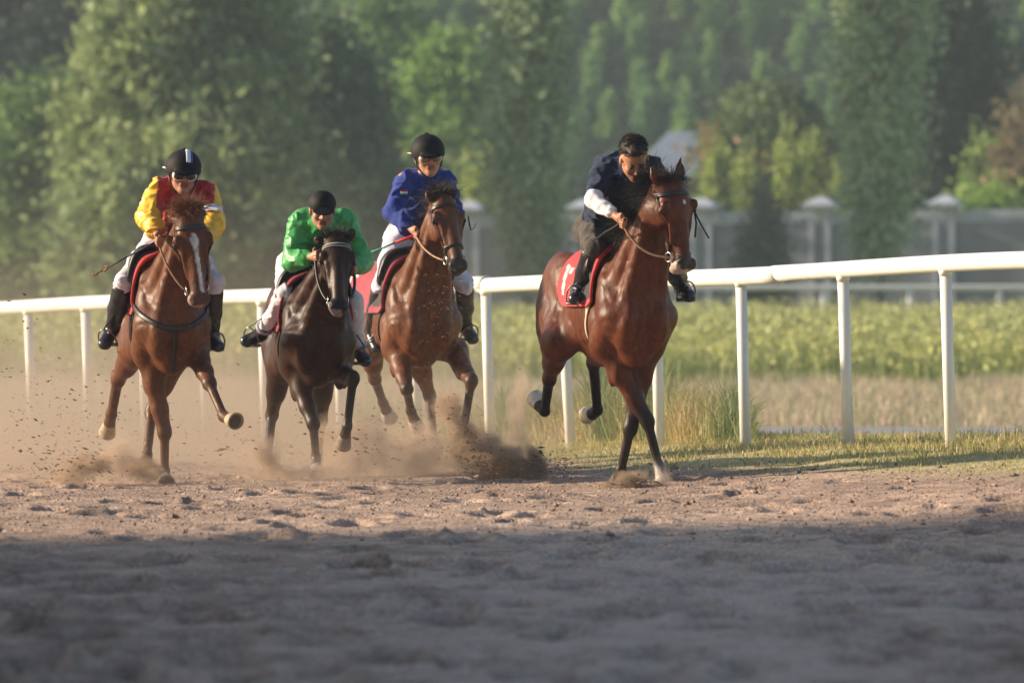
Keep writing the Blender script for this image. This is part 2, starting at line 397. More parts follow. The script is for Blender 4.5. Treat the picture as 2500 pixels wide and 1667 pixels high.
    for i in range(5):
        r = np.random.default_rng(60+i)
        cA, cB = [((0.09,0.14,0.055),(0.15,0.21,0.08)), ((0.10,0.15,0.05),(0.17,0.23,0.08)), ((0.08,0.125,0.05),(0.13,0.19,0.075)), ((0.11,0.155,0.055),(0.19,0.24,0.08)), ((0.075,0.12,0.055),(0.12,0.18,0.075))][i]
        H = r.uniform(2.0, 2.9)
        root = empty('hill_tree', (0, 0, 0), 'slim green tree on the wooded hillside', 'tree', 'trees covering the hillside')
        pts, c, tr = tree_meshes(r, H, r.uniform(0.34, 0.48), 'cone' if i % 2 else 'column', 0.05, 60, 36, 0.15, 0.12, cA, cB, 0.05)
        cards('crown', pts, 0.14, c, M_leaf, root, r=r); tr.build('trunk', M_bark, root)
        protos.append((root, H))
    spots = []
    r = np.random.default_rng(5)
    rows = np.linspace(424, 455, 12)
    for k, Y in enumerate(rows):
        n = 24
        for j in range(n):
            X = ((j+0.5+0.5*(k % 2))/n*2-1)*0.053*Y + r.uniform(-0.6, 0.6)
            spots.append((X, Y + r.uniform(-1.2, 1.2)))
    for i, (X, Y) in enumerate(spots):
        root, H = protos[i % 5 if r.random() < .6 else r.integers(5)]
        z = float(ground_z(X, Y))
        s = r.uniform(0.75, 1.25)
        if i < 5:
            root = protos[i][0]; root.location = (X, Y, z-0.1); root.scale = (s, s, s); continue
        dup(root, (X, Y, z-0.1), r.uniform(0, 6.28), (s, s*r.uniform(0.85, 1.2)), 'slim green tree on the wooded hillside', 'trees covering the hillside')

# ------------------------------------------------------------ boundary wall, house, rails
M_s = lambda loc, ang: (lambda V: np.stack([loc[0]+V[:, 0]*math.cos(ang)-V[:, 1]*math.sin(ang), loc[1]+V[:, 0]*math.sin(ang)+V[:, 1]*math.cos(ang), loc[2]+V[:, 2]], 1))
def build_wall():
    # runs across the view, its right end a little nearer
    A = np.array([(-1900-1250)/FOC*283.6, 283.6]); B = np.array([(4200-1250)/FOC*268.9, 268.9])
    d = B-A; Ln = np.linalg.norm(d); ang = math.atan2(d[1], d[0]); z = -0.71; rise = 0.62/Ln
    root = empty('boundary_wall', (A[0], A[1], z), 'long dark grey boundary wall with pale coping behind the flowering field', 'wall')
    T = lambda V: np.stack([V[:, 0]*math.cos(ang)-V[:, 1]*math.sin(ang), V[:, 0]*math.sin(ang)+V[:, 1]*math.cos(ang), V[:, 2]+rise*V[:, 0]], 1)
    b = MB(); b.box((0, 0, 0), (Ln, 0.25, 2.78), M=T); b.build('wall_panel', M_wallp, root, False)
    b = MB(); b.box((0, -0.07, 2.783), (Ln, 0.32, 2.98), M=T); b.box((0, -0.03, 2.66), (Ln, -0.003, 2.78), M=T)
    b.build('coping', M_coping, root, False)
    # piers
    for px in (-1650, -1355, -1065, -770, -480, -190, 100, 390, 680, 965, 1145, 1425, 1713, 2003, 2306, 2615, 2925, 3240, 3560, 3880):
        u = (px-1250)/FOC
        # intersect the ray with the wall line
        s = (u*A[1]-A[0])/(d[0]-u*d[1])*Ln
        b = MB()
        for e in (-0.28, 0.15): b.box((s+e, -0.13, 0), (s+e+0.13, -0.004, 2.66), M=T)
        pr = b.build('pier', M_coping, root, False)
        b = MB(); b.box((s-0.147, -0.09, 0), (s+0.147, -0.006, 2.655), M=T); b.build('pier_panel', M_wallp, pr, False)
        b = MB()
        b.box((s-0.32, -0.26, 2.985), (s+0.32, 0.46, 3.08), M=T)
        b.box((s-0.48, -0.38, 3.083), (s+0.48, 0.58, 3.15), M=T)
        V = T(np.array([[s-.43,-.33,3.153],[s+.43,-.33,3.153],[s+.43,.53,3.153],[s-.43,.53,3.153],[s-.1,.04,3.36],[s+.1,.04,3.36],[s+.1,.16,3.36],[s-.1,.16,3.36]], float))
        b.add(V, [[3,2,1,0],[4,5,6,7],[0,1,5,4],[1,2,6,5],[2,3,7,6],[3,0,4,7]])
        b.build('pier_cap', M_coping, pr, False)
def build_house():
    D = 304; X = XD(1690, D); z = float(ground_z(X, D))
    root = empty('house', (X, D, z), 'low house with grey hipped roof and reddish walls behind the bareheaded rider', 'house')
    w = 2.0; h = Htop(436, X, D)
    b = MB(); b.box((-w+0.4, -2, 0), (w-0.4, 3, h)); b.build('wall', M_brick, root, False)
    b = MB(); h2 = Htop(322, X, D)
    V = np.array([[-w,-2.4,h+.01],[w,-2.4,h+.01],[w,3.4,h+.01],[-w,3.4,h+.01],[-w*.35,.4,h2],[w*.35,.4,h2]], float)
    b.add(V, [[0,1,5,4],[2,3,4,5],[3,2,1,0]], [[1,2,5],[3,0,4]]); b.build('roof', M_roof, root, False)
    gl = mat('dark_glass', (0.03, 0.035, 0.04), 0.15)
    for x in (-1.3, 0.35):
        b = MB(); b.box((x, -2.03, h-2.1), (x+0.9, -2.005, h-0.7)); b.build('window', gl, root, False)
build_wall(); build_house()

def build_rail():
    pts = []
    xs = np.linspace(-330, 2950, 60)
    root = empty('running_rail', (0, 0, 0), 'white tubular running rail on round posts along the inside of the dirt track', 'rail')
    wob = np.random.default_rng(12)
    def top(px):
        Dp, zr = rail_depth((px-1250)/FOC); return np.array([(px-1250)/FOC*Dp, Dp, zr+1.3-0.06+0.010*math.sin(px*0.006)])
    for i, (a, b_) in enumerate([(-1400, -330), (-330, 470), (470, 1175), (1175, 1890), (1890, 3400)]):
        p = np.array([top(x) for x in np.linspace(a, b_+14, 24)]); p[:, 2] += (0.003, -0.004, 0.006, -0.006, 0.004)[i]
        m = MB(); m.tube(p, np.linspace(0.058, 0.064, 24), 20); m.build('rail_tube', M_white, root)
    posts = [(-1330, 8, 0), (-1215, 8, 0), (-1095, 8, 0), (-970, 8, 0), (-845, 8, 0), (-715, 8, 0), (-590, 8, 0), (-465, 8, 0), (-335, 8, 0), (-205, 8, 0), (-70, 0, 0), (75, 14, 0), (214, 12, 0), (352, 12, 0), (500, 12, 0), (645, 12, 0), (829, 12, 0), (1015, 12, 0), (1192, 12, 0), (1383, 26, 20), (1606, 10, 4), (1815, 12, 0), (2065, 14, 0), (2315, 14, -2), (2585, 14, 0), (2870, 14, 0), (3170, 14, 0)]
    for px, lean, drop in posts:
        t = top(px-lean/2); Dp, zr = rail_depth((px-1250)/FOC)
        bt = np.array([(px+lean/2-1250)/FOC*Dp, Dp, float(ground_z((px-1250)/FOC*Dp, Dp))-0.04-drop/330])
        m = MB(); a = t-np.array([0, 0, 0.045]); dd = a-bt
        m.tube([bt, bt+dd*0.5, a-dd*0.03], [0.040, 0.040, 0.040], 16)
        o = m.build('post', M_white, root)
        m = MB(); m.tube([a-dd*0.03, a+np.array([0, 0, 0.01])], [0.043, 0.050], 16); m.build('post_collar', M_white, o)
    # far rail behind the field
    root = empty('far_rail', (0, 0, 0), 'thin pale rail far behind the yellow flowers in front of the wall', 'rail')
    m = MB(); D0 = 236
    zz = lambda px: P(px, 702, D0)
    m.tube([zz(x) for x in np.linspace(1010, 4200, 16)], 0.06, 8); m.build('rail_tube', M_white, root)
    for px in (1020, 1130, 1360, 1590, 1800, 2010, 2222, 2440, 2680, 2920, 3160, 3400, 3640, 3900):
        p = zz(px); m = MB(); m.tube([[p[0], p[1], -0.45], [p[0], p[1], p[2]-0.05]], 0.055, 8); m.build('post', M_white, root)
build_rail()

# grandstand left of the frame: it throws the shade that lies over the near half of the track
def build_stand():
    h = 16.0; ang = R(SUN_PHI+3)
    e = np.array([math.cos(ang), math.sin(ang)]); q = np.array([e[1], -e[0]])
    c = np.array([-24.0, 55.3-24.0*math.tan(R(SUN_PHI))])
    A = c - e*60; root = empty('grandstand', (A[0], A[1], 0), 'tall grandstand beyond the left edge whose shade lies across the near track', 'grandstand')
    W, Dp = 60, 40
    T = lambda V: np.stack([V[:, 0]*e[0]+V[:, 1]*q[0], V[:, 0]*e[1]+V[:, 1]*q[1], V[:, 2]], 1)
    conc = mat('concrete', (0.36, 0.35, 0.33), 0.85, var=(0.8, 0.15))
    b = MB(); b.box((0, 1.5, -0.5), (W, Dp, h-0.8), M=T); b.build('wall', conc, root, False)
    b = MB(); b.box((-0.6, 0, h-0.79), (W+0.6, Dp+1, h), M=T); b.build('roof', conc, root, False)
    # unseen slab added past the end wall, shaped to slant the shade's edge
    sh = h/math.tan(R(SUN_EL)); off = np.array([math.cos(R(SUN_PHI)), math.sin(R(SUN_PHI))])*sh
    pl = np.array([[-5.5, 53.2], [8.0, 63.8], [8.0, 50.0], [-5.5, 50.0]])-off-A
    V = np.array([[x, y, z] for z in (h+.01, h+.5) for x, y in pl]); b = MB(); b.add(V, [[0,1,2,3],[7,6,5,4],[4,5,1,0],[5,6,2,1],[6,7,3,2],[7,4,0,3]]); b.build('shade_slab', conc, root, False)
    gl = mat('stand_glass', (0.04, 0.05, 0.06), 0.1)
    for i in range(9):
        for j in range(3):
            b = MB(); x = 3+i*6.2; z = 2.5+j*4.8; b.box((x, 1.46, z), (x+4.2, 1.49, z+2.6), M=T); b.build('window', gl, root, False)
if 'stand' not in SKIP: build_stand()

# ------------------------------------------------------------ grasses, flowers
def blades(name, X, Y, H, W, lean, cols, tip=None, label=None):
    n = len(X); z = ground_z(X, Y)
    r = np.random.default_rng(n)
    a = r.random(n)*6.28; l = lean*r.random(n)
    dirx = np.cos(a); diry = np.sin(a)
    side = r.random(n)*6.28; sx = np.cos(side)*W/2; sy = np.sin(side)*W/2*0.6
    B = np.stack([X, Y, z-0.01], 1)
    S = np.stack([sx, sy, np.zeros(n)], 1)
    Mi = B+np.stack([dirx*l*H*0.35, diry*l*H*0.35, H*0.55], 1)
    Tp = B+np.stack([dirx*l*H, diry*l*H, H*np.sqrt(np.maximum(0.1, 1-l*l*0.8))], 1)
    V = np.stack([B-S, B+S, Mi+S*0.75, Mi-S*0.75, Tp+S*0.15, Tp-S*0.15], 1).reshape(-1, 3)
    k = np.arange(n)*6
    Q = np.concatenate([np.stack([k, k+1, k+2, k+3], 1), np.stack([k+3, k+2, k+4, k+5], 1)])
    c = np.repeat(cols, 6, axis=0).reshape(n, 6, 3)
    if tip is not None: c[:, 4:, :] = tip[:, None, :]
    o = mesh_np(name, V, Q, M_grass, None, False, c.reshape(-1, 3)); tag(o, label, kind='stuff'); return o

def pick(r, n, pal, w=None):
    pal = np.array(pal); i = r.choice(len(pal), n, p=w); return pal[i]*(0.7+0.6*r.random(n))[:, None]

if 'veg' not in SKIP:
    r = np.random.default_rng(21)
    # short verge under and in front of the rail
    n = 80000
    u = r.uniform(-0.09, 0.075, n); D, _ = rail_depth(u)
    t = r.uniform(-7.5, 5.0, n); Y = D+t; X = u*Y
    e = t + 1.8*vnoise(X*0.9, Y*0.35, 5) + 1.0*vnoise(X*3, Y*1.1, 6)
    keep = r.random(n) < np.clip(sst(e, -6.4, -2.6)*(0.35+1.3*(vnoise(X*2.2, Y*1.0, 44)+0.5)), 0, 1)
    X, Y, e = X[keep], Y[keep], e[keep]; m = len(X)
    H = (0.015+0.045*r.random(m)**1.5)*(0.6+0.9*sst(e, -6, 0))
    c = pick(r, m, [(0.66,0.53,0.27),(0.55,0.48,0.20),(0.40,0.41,0.13),(0.66,0.51,0.32),(0.27,0.31,0.09)], [.32,.25,.16,.17,.10])
    g = sst(vnoise(X*1.4, Y*0.5, 31), -0.1, 0.3)[:, None]; c = c*(1-g*0.3)+np.array([0.38,0.39,0.12])*g*0.3
    blades('verge_grass', X, Y, H, 0.009, 1.0, c, label='short straw and green grass on the verge under the rail')
    # weeds behind the rail
    n = 95000
    u = r.uniform(-0.085, 0.07, n); D, _ = rail_depth(u); t = 1.2+11*r.random(n)**1.2; Y = D+t; X = u*Y
    px = 1250+u*FOC
    dens = np.where(px > 1830, 0.12, 1.0)*(0.30+1.3*sst(vnoise(X*1.6, Y*0.35, 61), -0.25, 0.3))
    for c0, w in ((1590, 50), (1700, 60), (1790, 45), (1240, 60), (1475, 60)): dens = dens+1.6*np.exp(-((px-c0)/w)**2)*(t < 8)
    keep = r.random(n) < dens; X, Y, px, t = X[keep], Y[keep], px[keep], t[keep]; m = len(X)
    tall = vnoise(X*1.1, Y*0.3, 62)+0.5
    H = (0.08+0.50*tall**1.3*r.random(m)**0.8)*np.where(px > 1830, 0.4, 1)
    for c0, w_, a_ in ((1240, 50, .36), (1475, 50, .34), (1600, 55, .42), (1700, 60, .26), (1790, 42, .36)): H = H+a_*np.exp(-((px-c0)/w_)**2)*r.random(m)**1.2
    gz = sst(vnoise(X*1.9, Y*0.4, 63), -0.12, 0.22)[:, None]
    for c0 in (1590, 1790, 1240, 1475): gz = np.maximum(gz, np.exp(-((px-c0)/38)**2)[:, None])
    c = pick(r, m, [(0.60,0.48,0.24),(0.48,0.42,0.19),(0.62,0.50,0.30)])*(1-gz)+pick(r, m, [(0.17,0.25,0.12),(0.23,0.31,0.14),(0.31,0.36,0.17)])*gz
    blades('tall_weeds', X, Y, H, 0.011, 0.95, c, label='uncut green and straw coloured weeds just behind the rail')
    # pinkish dry grass
    n = 80000; Y = r.uniform(116, 156, n); X = r.uniform(-0.11, 0.10, n)*Y
    keep = r.random(n) < (0.3+1.2*(vnoise(X*0.5, Y*0.12, 71)+0.5)); X, Y = X[keep], Y[keep]; m = len(X)
    H = 0.08+0.20*r.random(m)*(0.4+1.2*(vnoise(X*0.8, Y*0.15, 72)+0.5))
    c = pick(r, m, [(0.60,0.45,0.36),(0.56,0.47,0.34),(0.46,0.44,0.28),(0.36,0.40,0.20)], [.3,.28,.24,.18])
    blades('dry_grass', X, Y, H, 0.018, 0.9, c, label='pinkish dry grass between the path and the flowering field')
    # flowering field
    n = 56000; Y = 152+88*r.random(n)**0.9; X = r.uniform(-0.11, 0.10, n)*Y
    H = 0.45+0.40*r.random(n)+0.15*vnoise(X*0.4, Y*0.1, 81)
    c = pick(r, n, [(0.20,0.25,0.09),(0.25,0.30,0.11),(0.30,0.35,0.13)])
    f = (r.random(n) < 0.62+0.3*vnoise(X*0.3, Y*0.07, 82))[:, None]
    tip = np.where(f, pick(r, n, [(0.66,0.62,0.16),(0.52,0.54,0.16)]), c)
    blades('flowering_field', X, Y, H, 0.035, 0.6, c, tip, 'field of green plants with yellow flower heads beyond the rail')
    nn = 190000; Xc = r.uniform(-0.11, 0.10, nn); Yc = 152+88*r.random(nn)**0.9; Xc = Xc*Yc
    hc = (0.25+0.55*r.random(nn))*(0.75+0.6*(vnoise(Xc*.7, Yc*.25, 83)+.5)); fcol = pick(r, nn, [(0.36,0.40,0.19),(0.40,0.43,0.20),(0.46,0.47,0.20),(0.54,0.53,0.22)])
    tag(cards('field_foliage', np.stack([Xc, Yc, ground_z(Xc, Yc)+hc], 1), 0.065, fcol, M_grass, r=r), 'leafy growth of the flowering field', kind='stuff')
    z = ground_z(X, Y); s = r.random(n) < 0.8
    Cp = np.stack([X, Y, z+H*r.uniform(0.55, 1.0, n)], 1)[s]
    fc = np.where(r.random(s.sum())[:, None] < 0.6, np.array([0.62,0.59,0.14]), np.array([0.26,0.31,0.12]))*(0.7+0.6*r.random(s.sum()))[:, None]
    tag(cards('field_flowers', Cp, 0.045, fc, M_grass, r=r), 'yellow flower heads over the green field', kind='stuff')

# loose crumbs of soil lying on the track
if 'veg' not in SKIP:
    r = np.random.default_rng(55); n = 12000
    Y = 54+20*r.random(n)**0.75; X = r.uniform(-0.054, 0.054, n)*Y; D, _ = rail_depth(X/Y); k = (Y-D < -4.2) & (r.random(n) < .35+1.3*(vnoise(X*1.5, Y*.6, 90)+.5)); X, Y = X[k], Y[k]; n = len(X)
    s = 0.0042*r.lognormal(0, .5, n); me = bpy.data.objects['dirt_track']
    o8 = np.array([[1,0,0],[-1,0,0],[0,1,0],[0,-1,0],[0,0,1],[0,0,-1]], float)
    # height of the real track surface under each crumb
    from mathutils.bvhtree import BVHTree
    vv = np.empty(len(me.data.vertices)*3, np.float32); me.data.vertices.foreach_get('co', vv); vv = vv.reshape(-1, 3)
    xs_ = np.unique(vv[:, 0]); ys_ = np.unique(vv[:, 1]); zz_ = vv[:, 2].reshape(len(xs_), len(ys_))
    zi = zz_[np.clip(np.searchsorted(xs_, X), 0, len(xs_)-1), np.clip(np.searchsorted(ys_, Y), 0, len(ys_)-1)]
    V = np.stack([X, Y, zi+s*.35], 1)[:, None, :]+o8[None]*s[:, None, None]*r.uniform(.6, 1.5, (n, 6, 1))*np.array([1.3, 1.2, .8])
    T = (np.array([[0,2,4],[2,1,4],[1,3,4],[3,0,4],[2,0,5],[1,2,5],[3,1,5],[0,3,5]])[None]+6*np.arange(n)[:, None, None]).reshape(-1, 3)
    c = np.repeat(pick(r, n, [(0.36,0.27,0.22),(0.26,0.18,0.14),(0.42,0.33,0.27)]), 6, axis=0)
    tag(mesh_np('soil_crumbs', V.reshape(-1, 3), T, mat('crumb', attr=True, rough=.95, spec=.1), None, False, c), 'loose crumbs of soil on the track', kind='stuff')
# ------------------------------------------------------------ smooth solids: blended cones and ellipsoids turned into one skin
def unit(v): v = np.asarray(v, float); return v/(np.linalg.norm(v)+1e-12)
_t3 = rng.random((48, 48, 48)).astype(np.float32)
def noise3(Pt, f, seed=0):
    q = Pt*f + seed*13.7; i = np.floor(q).astype(int); w = q-i; w = w*w*(3-2*w); i = i % 48; j = (i+1) % 48
    g = lambda a, b, c: _t3[a, b, c]
    x0, y0, z0 = i[..., 0], i[..., 1], i[..., 2]; x1, y1, z1 = j[..., 0], j[..., 1], j[..., 2]
    wx, wy, wz = w[..., 0], w[..., 1], w[..., 2]
    c0 = (g(x0,y0,z0)*(1-wx)+g(x1,y0,z0)*wx)*(1-wy)+(g(x0,y1,z0)*(1-wx)+g(x1,y1,z0)*wx)*wy
    c1 = (g(x0,y0,z1)*(1-wx)+g(x1,y0,z1)*wx)*(1-wy)+(g(x0,y1,z1)*(1-wx)+g(x1,y1,z1)*wx)*wy
    return c0*(1-wz)+c1*wz-0.5

class Solid:
    def __init__(s): s.p = []
    def cone(s, a, b, r1, r2, k=0.03, col=0, flat=None, sub=False):
        s.p.append(dict(t='c', a=np.asarray(a, float), b=np.asarray(b, float), r1=r1, r2=r2, k=k, col=col, flat=None if flat is None else (unit(flat[0]), flat[1]), sub=sub)); return s
    def ell(s, c, rad, ax=None, k=0.03, col=0, sub=False):
        s.p.append(dict(t='e', c=np.asarray(c, float), rad=np.asarray(rad, float), ax=np.eye(3) if ax is None else np.array([unit(v) for v in ax]), k=k, col=col, sub=sub)); return s
    @staticmethod
    def dist(p, X):
        if p['t'] == 'c':
            ba = p['b']-p['a']; L2 = ba.dot(ba)+1e-12; pa = X-p['a']
            h = np.clip(pa@ba/L2, 0, 1); q = pa-h[..., None]*ba; r = p['r1']+(p['r2']-p['r1'])*h
            if p['flat'] is not None:
                n, f = p['flat']; qn = q@n; q1 = q+(qn*(1/f-1))[..., None]*n; q2 = q+(qn*(1/f**2-1))[..., None]*n
                l1 = np.linalg.norm(q1, axis=-1); l2 = np.linalg.norm(q2, axis=-1)+1e-9; return (l1-r)*np.maximum(l1, 1e-6)/l2
            return np.linalg.norm(q, axis=-1)-r
        q = (X-p['c'])@p['ax'].T; k0 = np.linalg.norm(q/p['rad'], axis=-1); k1 = np.linalg.norm(q/p['rad']**2, axis=-1)+1e-9
        return np.where(k0 < 1e-4, -p['rad'].min(), k0*(k0-1)/k1)
    def bb(s, p):
        if p['t'] == 'c': r = max(p['r1'], p['r2']); return np.minimum(p['a'], p['b'])-r, np.maximum(p['a'], p['b'])+r
        e = np.sqrt(((p['ax']*p['rad'][:, None])**2).sum(0)); return p['c']-e, p['c']+e
    def at(s, X):
        f = np.full(X.shape[:-1], 9.0)
        for p in s.p:
            d = s.dist(p, X); k = p['k']
            if p['sub']: h = np.clip(0.5-0.5*(f+d)/k, 0, 1); f = f*(1-h)-d*h+k*h*(1-h)
            else: h = np.clip(0.5+0.5*(f-d)/k, 0, 1); f = f*(1-h)+d*h-k*h*(1-h)
        return f
    def grow(s, vox, noise=None, inflate=0.0, cuts=()):
        B = [s.bb(p) for p in s.p if not p['sub']]; lo = np.min([b[0] for b in B], 0)-4*vox-inflate; hi = np.max([b[1] for b in B], 0)+4*vox+inflate
        n = np.ceil((hi-lo)/vox).astype(int)+1
        F = np.full(n, 0.25, dtype=np.float32); mg = 0.09
        for p in s.p:
            a, b = s.bb(p); i0 = np.maximum(np.floor((a-mg-lo)/vox).astype(int), 0); i1 = np.minimum(np.ceil((b+mg-lo)/vox).astype(int)+1, n)
            if (i1 <= i0).any(): continue
            g = np.stack(np.meshgrid(*[lo[k]+vox*np.arange(i0[k], i1[k]) for k in range(3)], indexing='ij'), -1)
            d = s.dist(p, g); sl = tuple(slice(i0[k], i1[k]) for k in range(3)); f = F[sl]; k = p['k']
            if p['sub']: h = np.clip(0.5-0.5*(f+d)/k, 0, 1); F[sl] = f*(1-h)-d*h+k*h*(1-h)
            else: h = np.clip(0.5+0.5*(f-d)/k, 0, 1); F[sl] = f*(1-h)+d*h-k*h*(1-h)
        if inflate: F -= inflate
        if noise or cuts:
            ii = np.argwhere(np.abs(F) < 0.05); X = lo+ii*vox; v = F[ii[:, 0], ii[:, 1], ii[:, 2]]
            if noise: v = v+noise(X)
            F[ii[:, 0], ii[:, 1], ii[:, 2]] = v
        for (o, nn) in cuts:     # keep the side the normal points away from
            g = [lo[k]+vox*np.arange(n[k]) for k in range(3)]
            pl = (g[0][:, None, None]-o[0])*nn[0]+(g[1][None, :, None]-o[1])*nn[1]+(g[2][None, None, :]-o[2])*nn[2]
            F = np.maximum(F, pl.astype(np.float32))
        ins = F < 0
        c = sum(ins[i:n[0]-1+i, j:n[1]-1+j, k:n[2]-1+k].astype(np.int8) for i in (0, 1) for j in (0, 1) for k in (0, 1))
        act = np.argwhere((c > 0) & (c < 8)); idx = -np.ones(c.shape, dtype=np.int64); idx[act[:, 0], act[:, 1], act[:, 2]] = np.arange(len(act))
        co = {(i, j, k): F[act[:, 0]+i, act[:, 1]+j, act[:, 2]+k] for i in (0, 1) for j in (0, 1) for k in (0, 1)}
        acc = np.zeros((len(act), 3)); cnt = np.zeros(len(act))
        for a in co:
            for ax in range(3):
                if a[ax]: continue
                b = list(a); b[ax] = 1; b = tuple(b); f0 = co[a]; f1 = co[b]; m = (f0 < 0) != (f1 < 0)
                t = np.where(m, f0/np.where(m, f0-f1, 1), 0); pt = np.tile(np.array(a, float), (len(act), 1)); pt[:, ax] = t
                acc[m] += pt[m]; cnt[m] += 1
        V = lo+vox*(act+acc/np.maximum(cnt, 1)[:, None])
        Q = []
        for ax in range(3):
            u, w = (ax+1) % 3, (ax+2) % 3
            s0 = [slice(None)]*3; s1 = [slice(None)]*3; s0[ax] = slice(0, -1); s1[ax] = slice(1, None)
            a = ins[tuple(s0)]; b = ins[tuple(s1)]; e = np.argwhere(a != b)
            e = e[(e[:, u] > 0) & (e[:, w] > 0) & (e[:, u] < n[u]-1) & (e[:, w] < n[w]-1)]
            def cell(du, dw): q = e.copy(); q[:, u] += du; q[:, w] += dw; return idx[q[:, 0], q[:, 1], q[:, 2]]
            q = np.stack([cell(-1, -1), cell(0, -1), cell(0, 0), cell(-1, 0)], 1)
            fl = ~a[e[:, 0], e[:, 1], e[:, 2]]; q[fl] = q[fl][:, ::-1]; Q.append(q)
        return V, np.concatenate(Q)
    def colours(s, V, pal, soft=0.012):
        W = np.zeros(len(V)); C = np.zeros((len(V), 3)); ds = [s.dist(p, V) for p in s.p if not p['sub'] or p['col'] != 0]
        ps = [p for p in s.p if not p['sub'] or p['col'] != 0]
        ds = [np.abs(d) if p['sub'] else d for d, p in zip(ds, ps)]
        dm = np.min(ds, 0)
        for d, p in zip(ds, ps):
            w = np.exp(-(d-dm)/soft); W += w; C += w[:, None]*np.array(pal[p['col']])
        return C/W[:, None]
    def project(s, X, inward, off, it=26):
        X = np.array(X, float); inward = np.array([unit(v) for v in inward])
        for _ in range(it): X = X+inward*((s.at(X)-off)*0.85)[:, None]
        return X

def smooth_mesh(V, Q, it=1, lam=0.5):
    for _ in range(it):
        A = np.zeros_like(V); c = np.zeros(len(V))
        for a, b in ((0, 1), (1, 2), (2, 3), (3, 0)):
            np.add.at(A, Q[:, a], V[Q[:, b]]); np.add.at(c, Q[:, a], 1); np.add.at(A, Q[:, b], V[Q[:, a]]); np.add.at(c, Q[:, b], 1)
        V = V*(1-lam)+lam*A/np.maximum(c, 1)[:, None]
    return V

def sheet(name, G, thick, nrm, material, parent, cols=None, closed=False):
    """a cloth or strap with real thickness: G (n,m,3) outer face, nrm (n,m,3) outward"""
    n, m = G.shape[:2]; inn = G-nrm*thick
    V = np.concatenate([G.reshape(-1, 3), inn.reshape(-1, 3)]); N = n*m; Q = []
    I = np.arange(n if closed else n-1); i, j = np.meshgrid(I, np.arange(m-1), indexing='ij'); i = i.ravel(); j = j.ravel(); i2 = (i+1) % n
    q = np.stack([i*m+j, i2*m+j, i2*m+j+1, i*m+j+1], 1); Q += [q, q[:, ::-1]+N]
    for jj in (0, m-1):
        a = I*m+jj; b = ((I+1) % n)*m+jj; q = np.stack([a, a+N, b+N, b], 1); Q.append(q if jj == 0 else q[:, ::-1])
    if not closed:
        for ii in (0, n-1):
            a = ii*m+np.arange(m-1); b = a+1; q = np.stack([a, b, b+N, a+N], 1); Q.append(q if ii == 0 else q[:, ::-1])
    c = None
    if cols is not None: c = np.concatenate([cols.reshape(-1, 3)]*2)
    return mesh_np(name, V, np.concatenate(Q), material, parent, True, c)

def strap(name, S, P0, inward, width, wdir, material, parent, off=0.004, thick=0.005, closed=False, cols=None, nw=3, soft=2):
    P0 = np.asarray(P0, float); wdir = np.asarray(wdir, float)
    if wdir.ndim == 1: wdir = np.tile(wdir, (len(P0), 1))
    G = []
    for w in np.linspace(-0.5, 0.5, nw): G.append(S.project(P0+wdir*w*width, inward, off+thick))
    G = np.stack(G, 1); nr = -np.array([unit(v) for v in inward])[:, None, :].repeat(nw, 1)
    for _ in range(soft):
        H = G.copy(); H[1:-1] = (G[:-2]+G[1:-1]*2+G[2:])/4
        if closed: H[0] = (G[-1]+2*G[0]+G[1])/4; H[-1] = (G[-2]+2*G[-1]+G[0])/4
        G = np.maximum(H, H)
    return sheet(name, G, thick, nr, material, parent, cols, closed), G

def hairs(name, roots, dirs, length, material, parent, col, n_seg=5, w=0.004, droop=0.1, curl=0.25, seed=0, clump=None):
    r = np.random.default_rng(seed); n = len(roots); length = np.broadcast_to(length, n)
    V = []; d = np.array([unit(x) for x in dirs]); p = np.array(roots, float); pts = [p]
    wind = r.normal(size=(n, 3))*curl
    for sgm in range(n_seg):
        t = (sgm+1)/n_seg
        d = d+wind*0.35+np.array([0, 0, -droop])*t; d /= np.linalg.norm(d, axis=1)[:, None]; p = p+d*(length/n_seg)[:, None]; pts.append(p)
    pts = np.stack(pts, 1)                     # n, seg+1, 3
    side = unit([1, 0.2, 0.1]); up = np.array([0.1, 0.3, 1.0])
    ws = w*np.linspace(1, 0.12, n_seg+1)[None, :, None]*r.uniform(0.6, 1.4, n)[:, None, None]
    A = pts+ws*side; B_ = pts-ws*side*0.5+ws*unit(up)*0.85; C_ = pts-ws*side*0.5-ws*unit(up)*0.85
    V = np.stack([A, B_, C_], 2).reshape(-1, 3); k = n_seg+1; Q = []
    base = (np.arange(n)*k*3)[:, None]
    for sgm in range(n_seg):
        for a, b in ((0, 1), (1, 2), (2, 0)):
            o = sgm*3; Q.append(np.concatenate([base+o+a, base+o+b, base+o+3+b, base+o+3+a], 1))
    c = np.repeat(np.array(col)*r.uniform(0.55, 1.5, n)[:, None], k*3, axis=0)
    return mesh_np(name, V, np.concatenate(Q), material, parent, True, c)

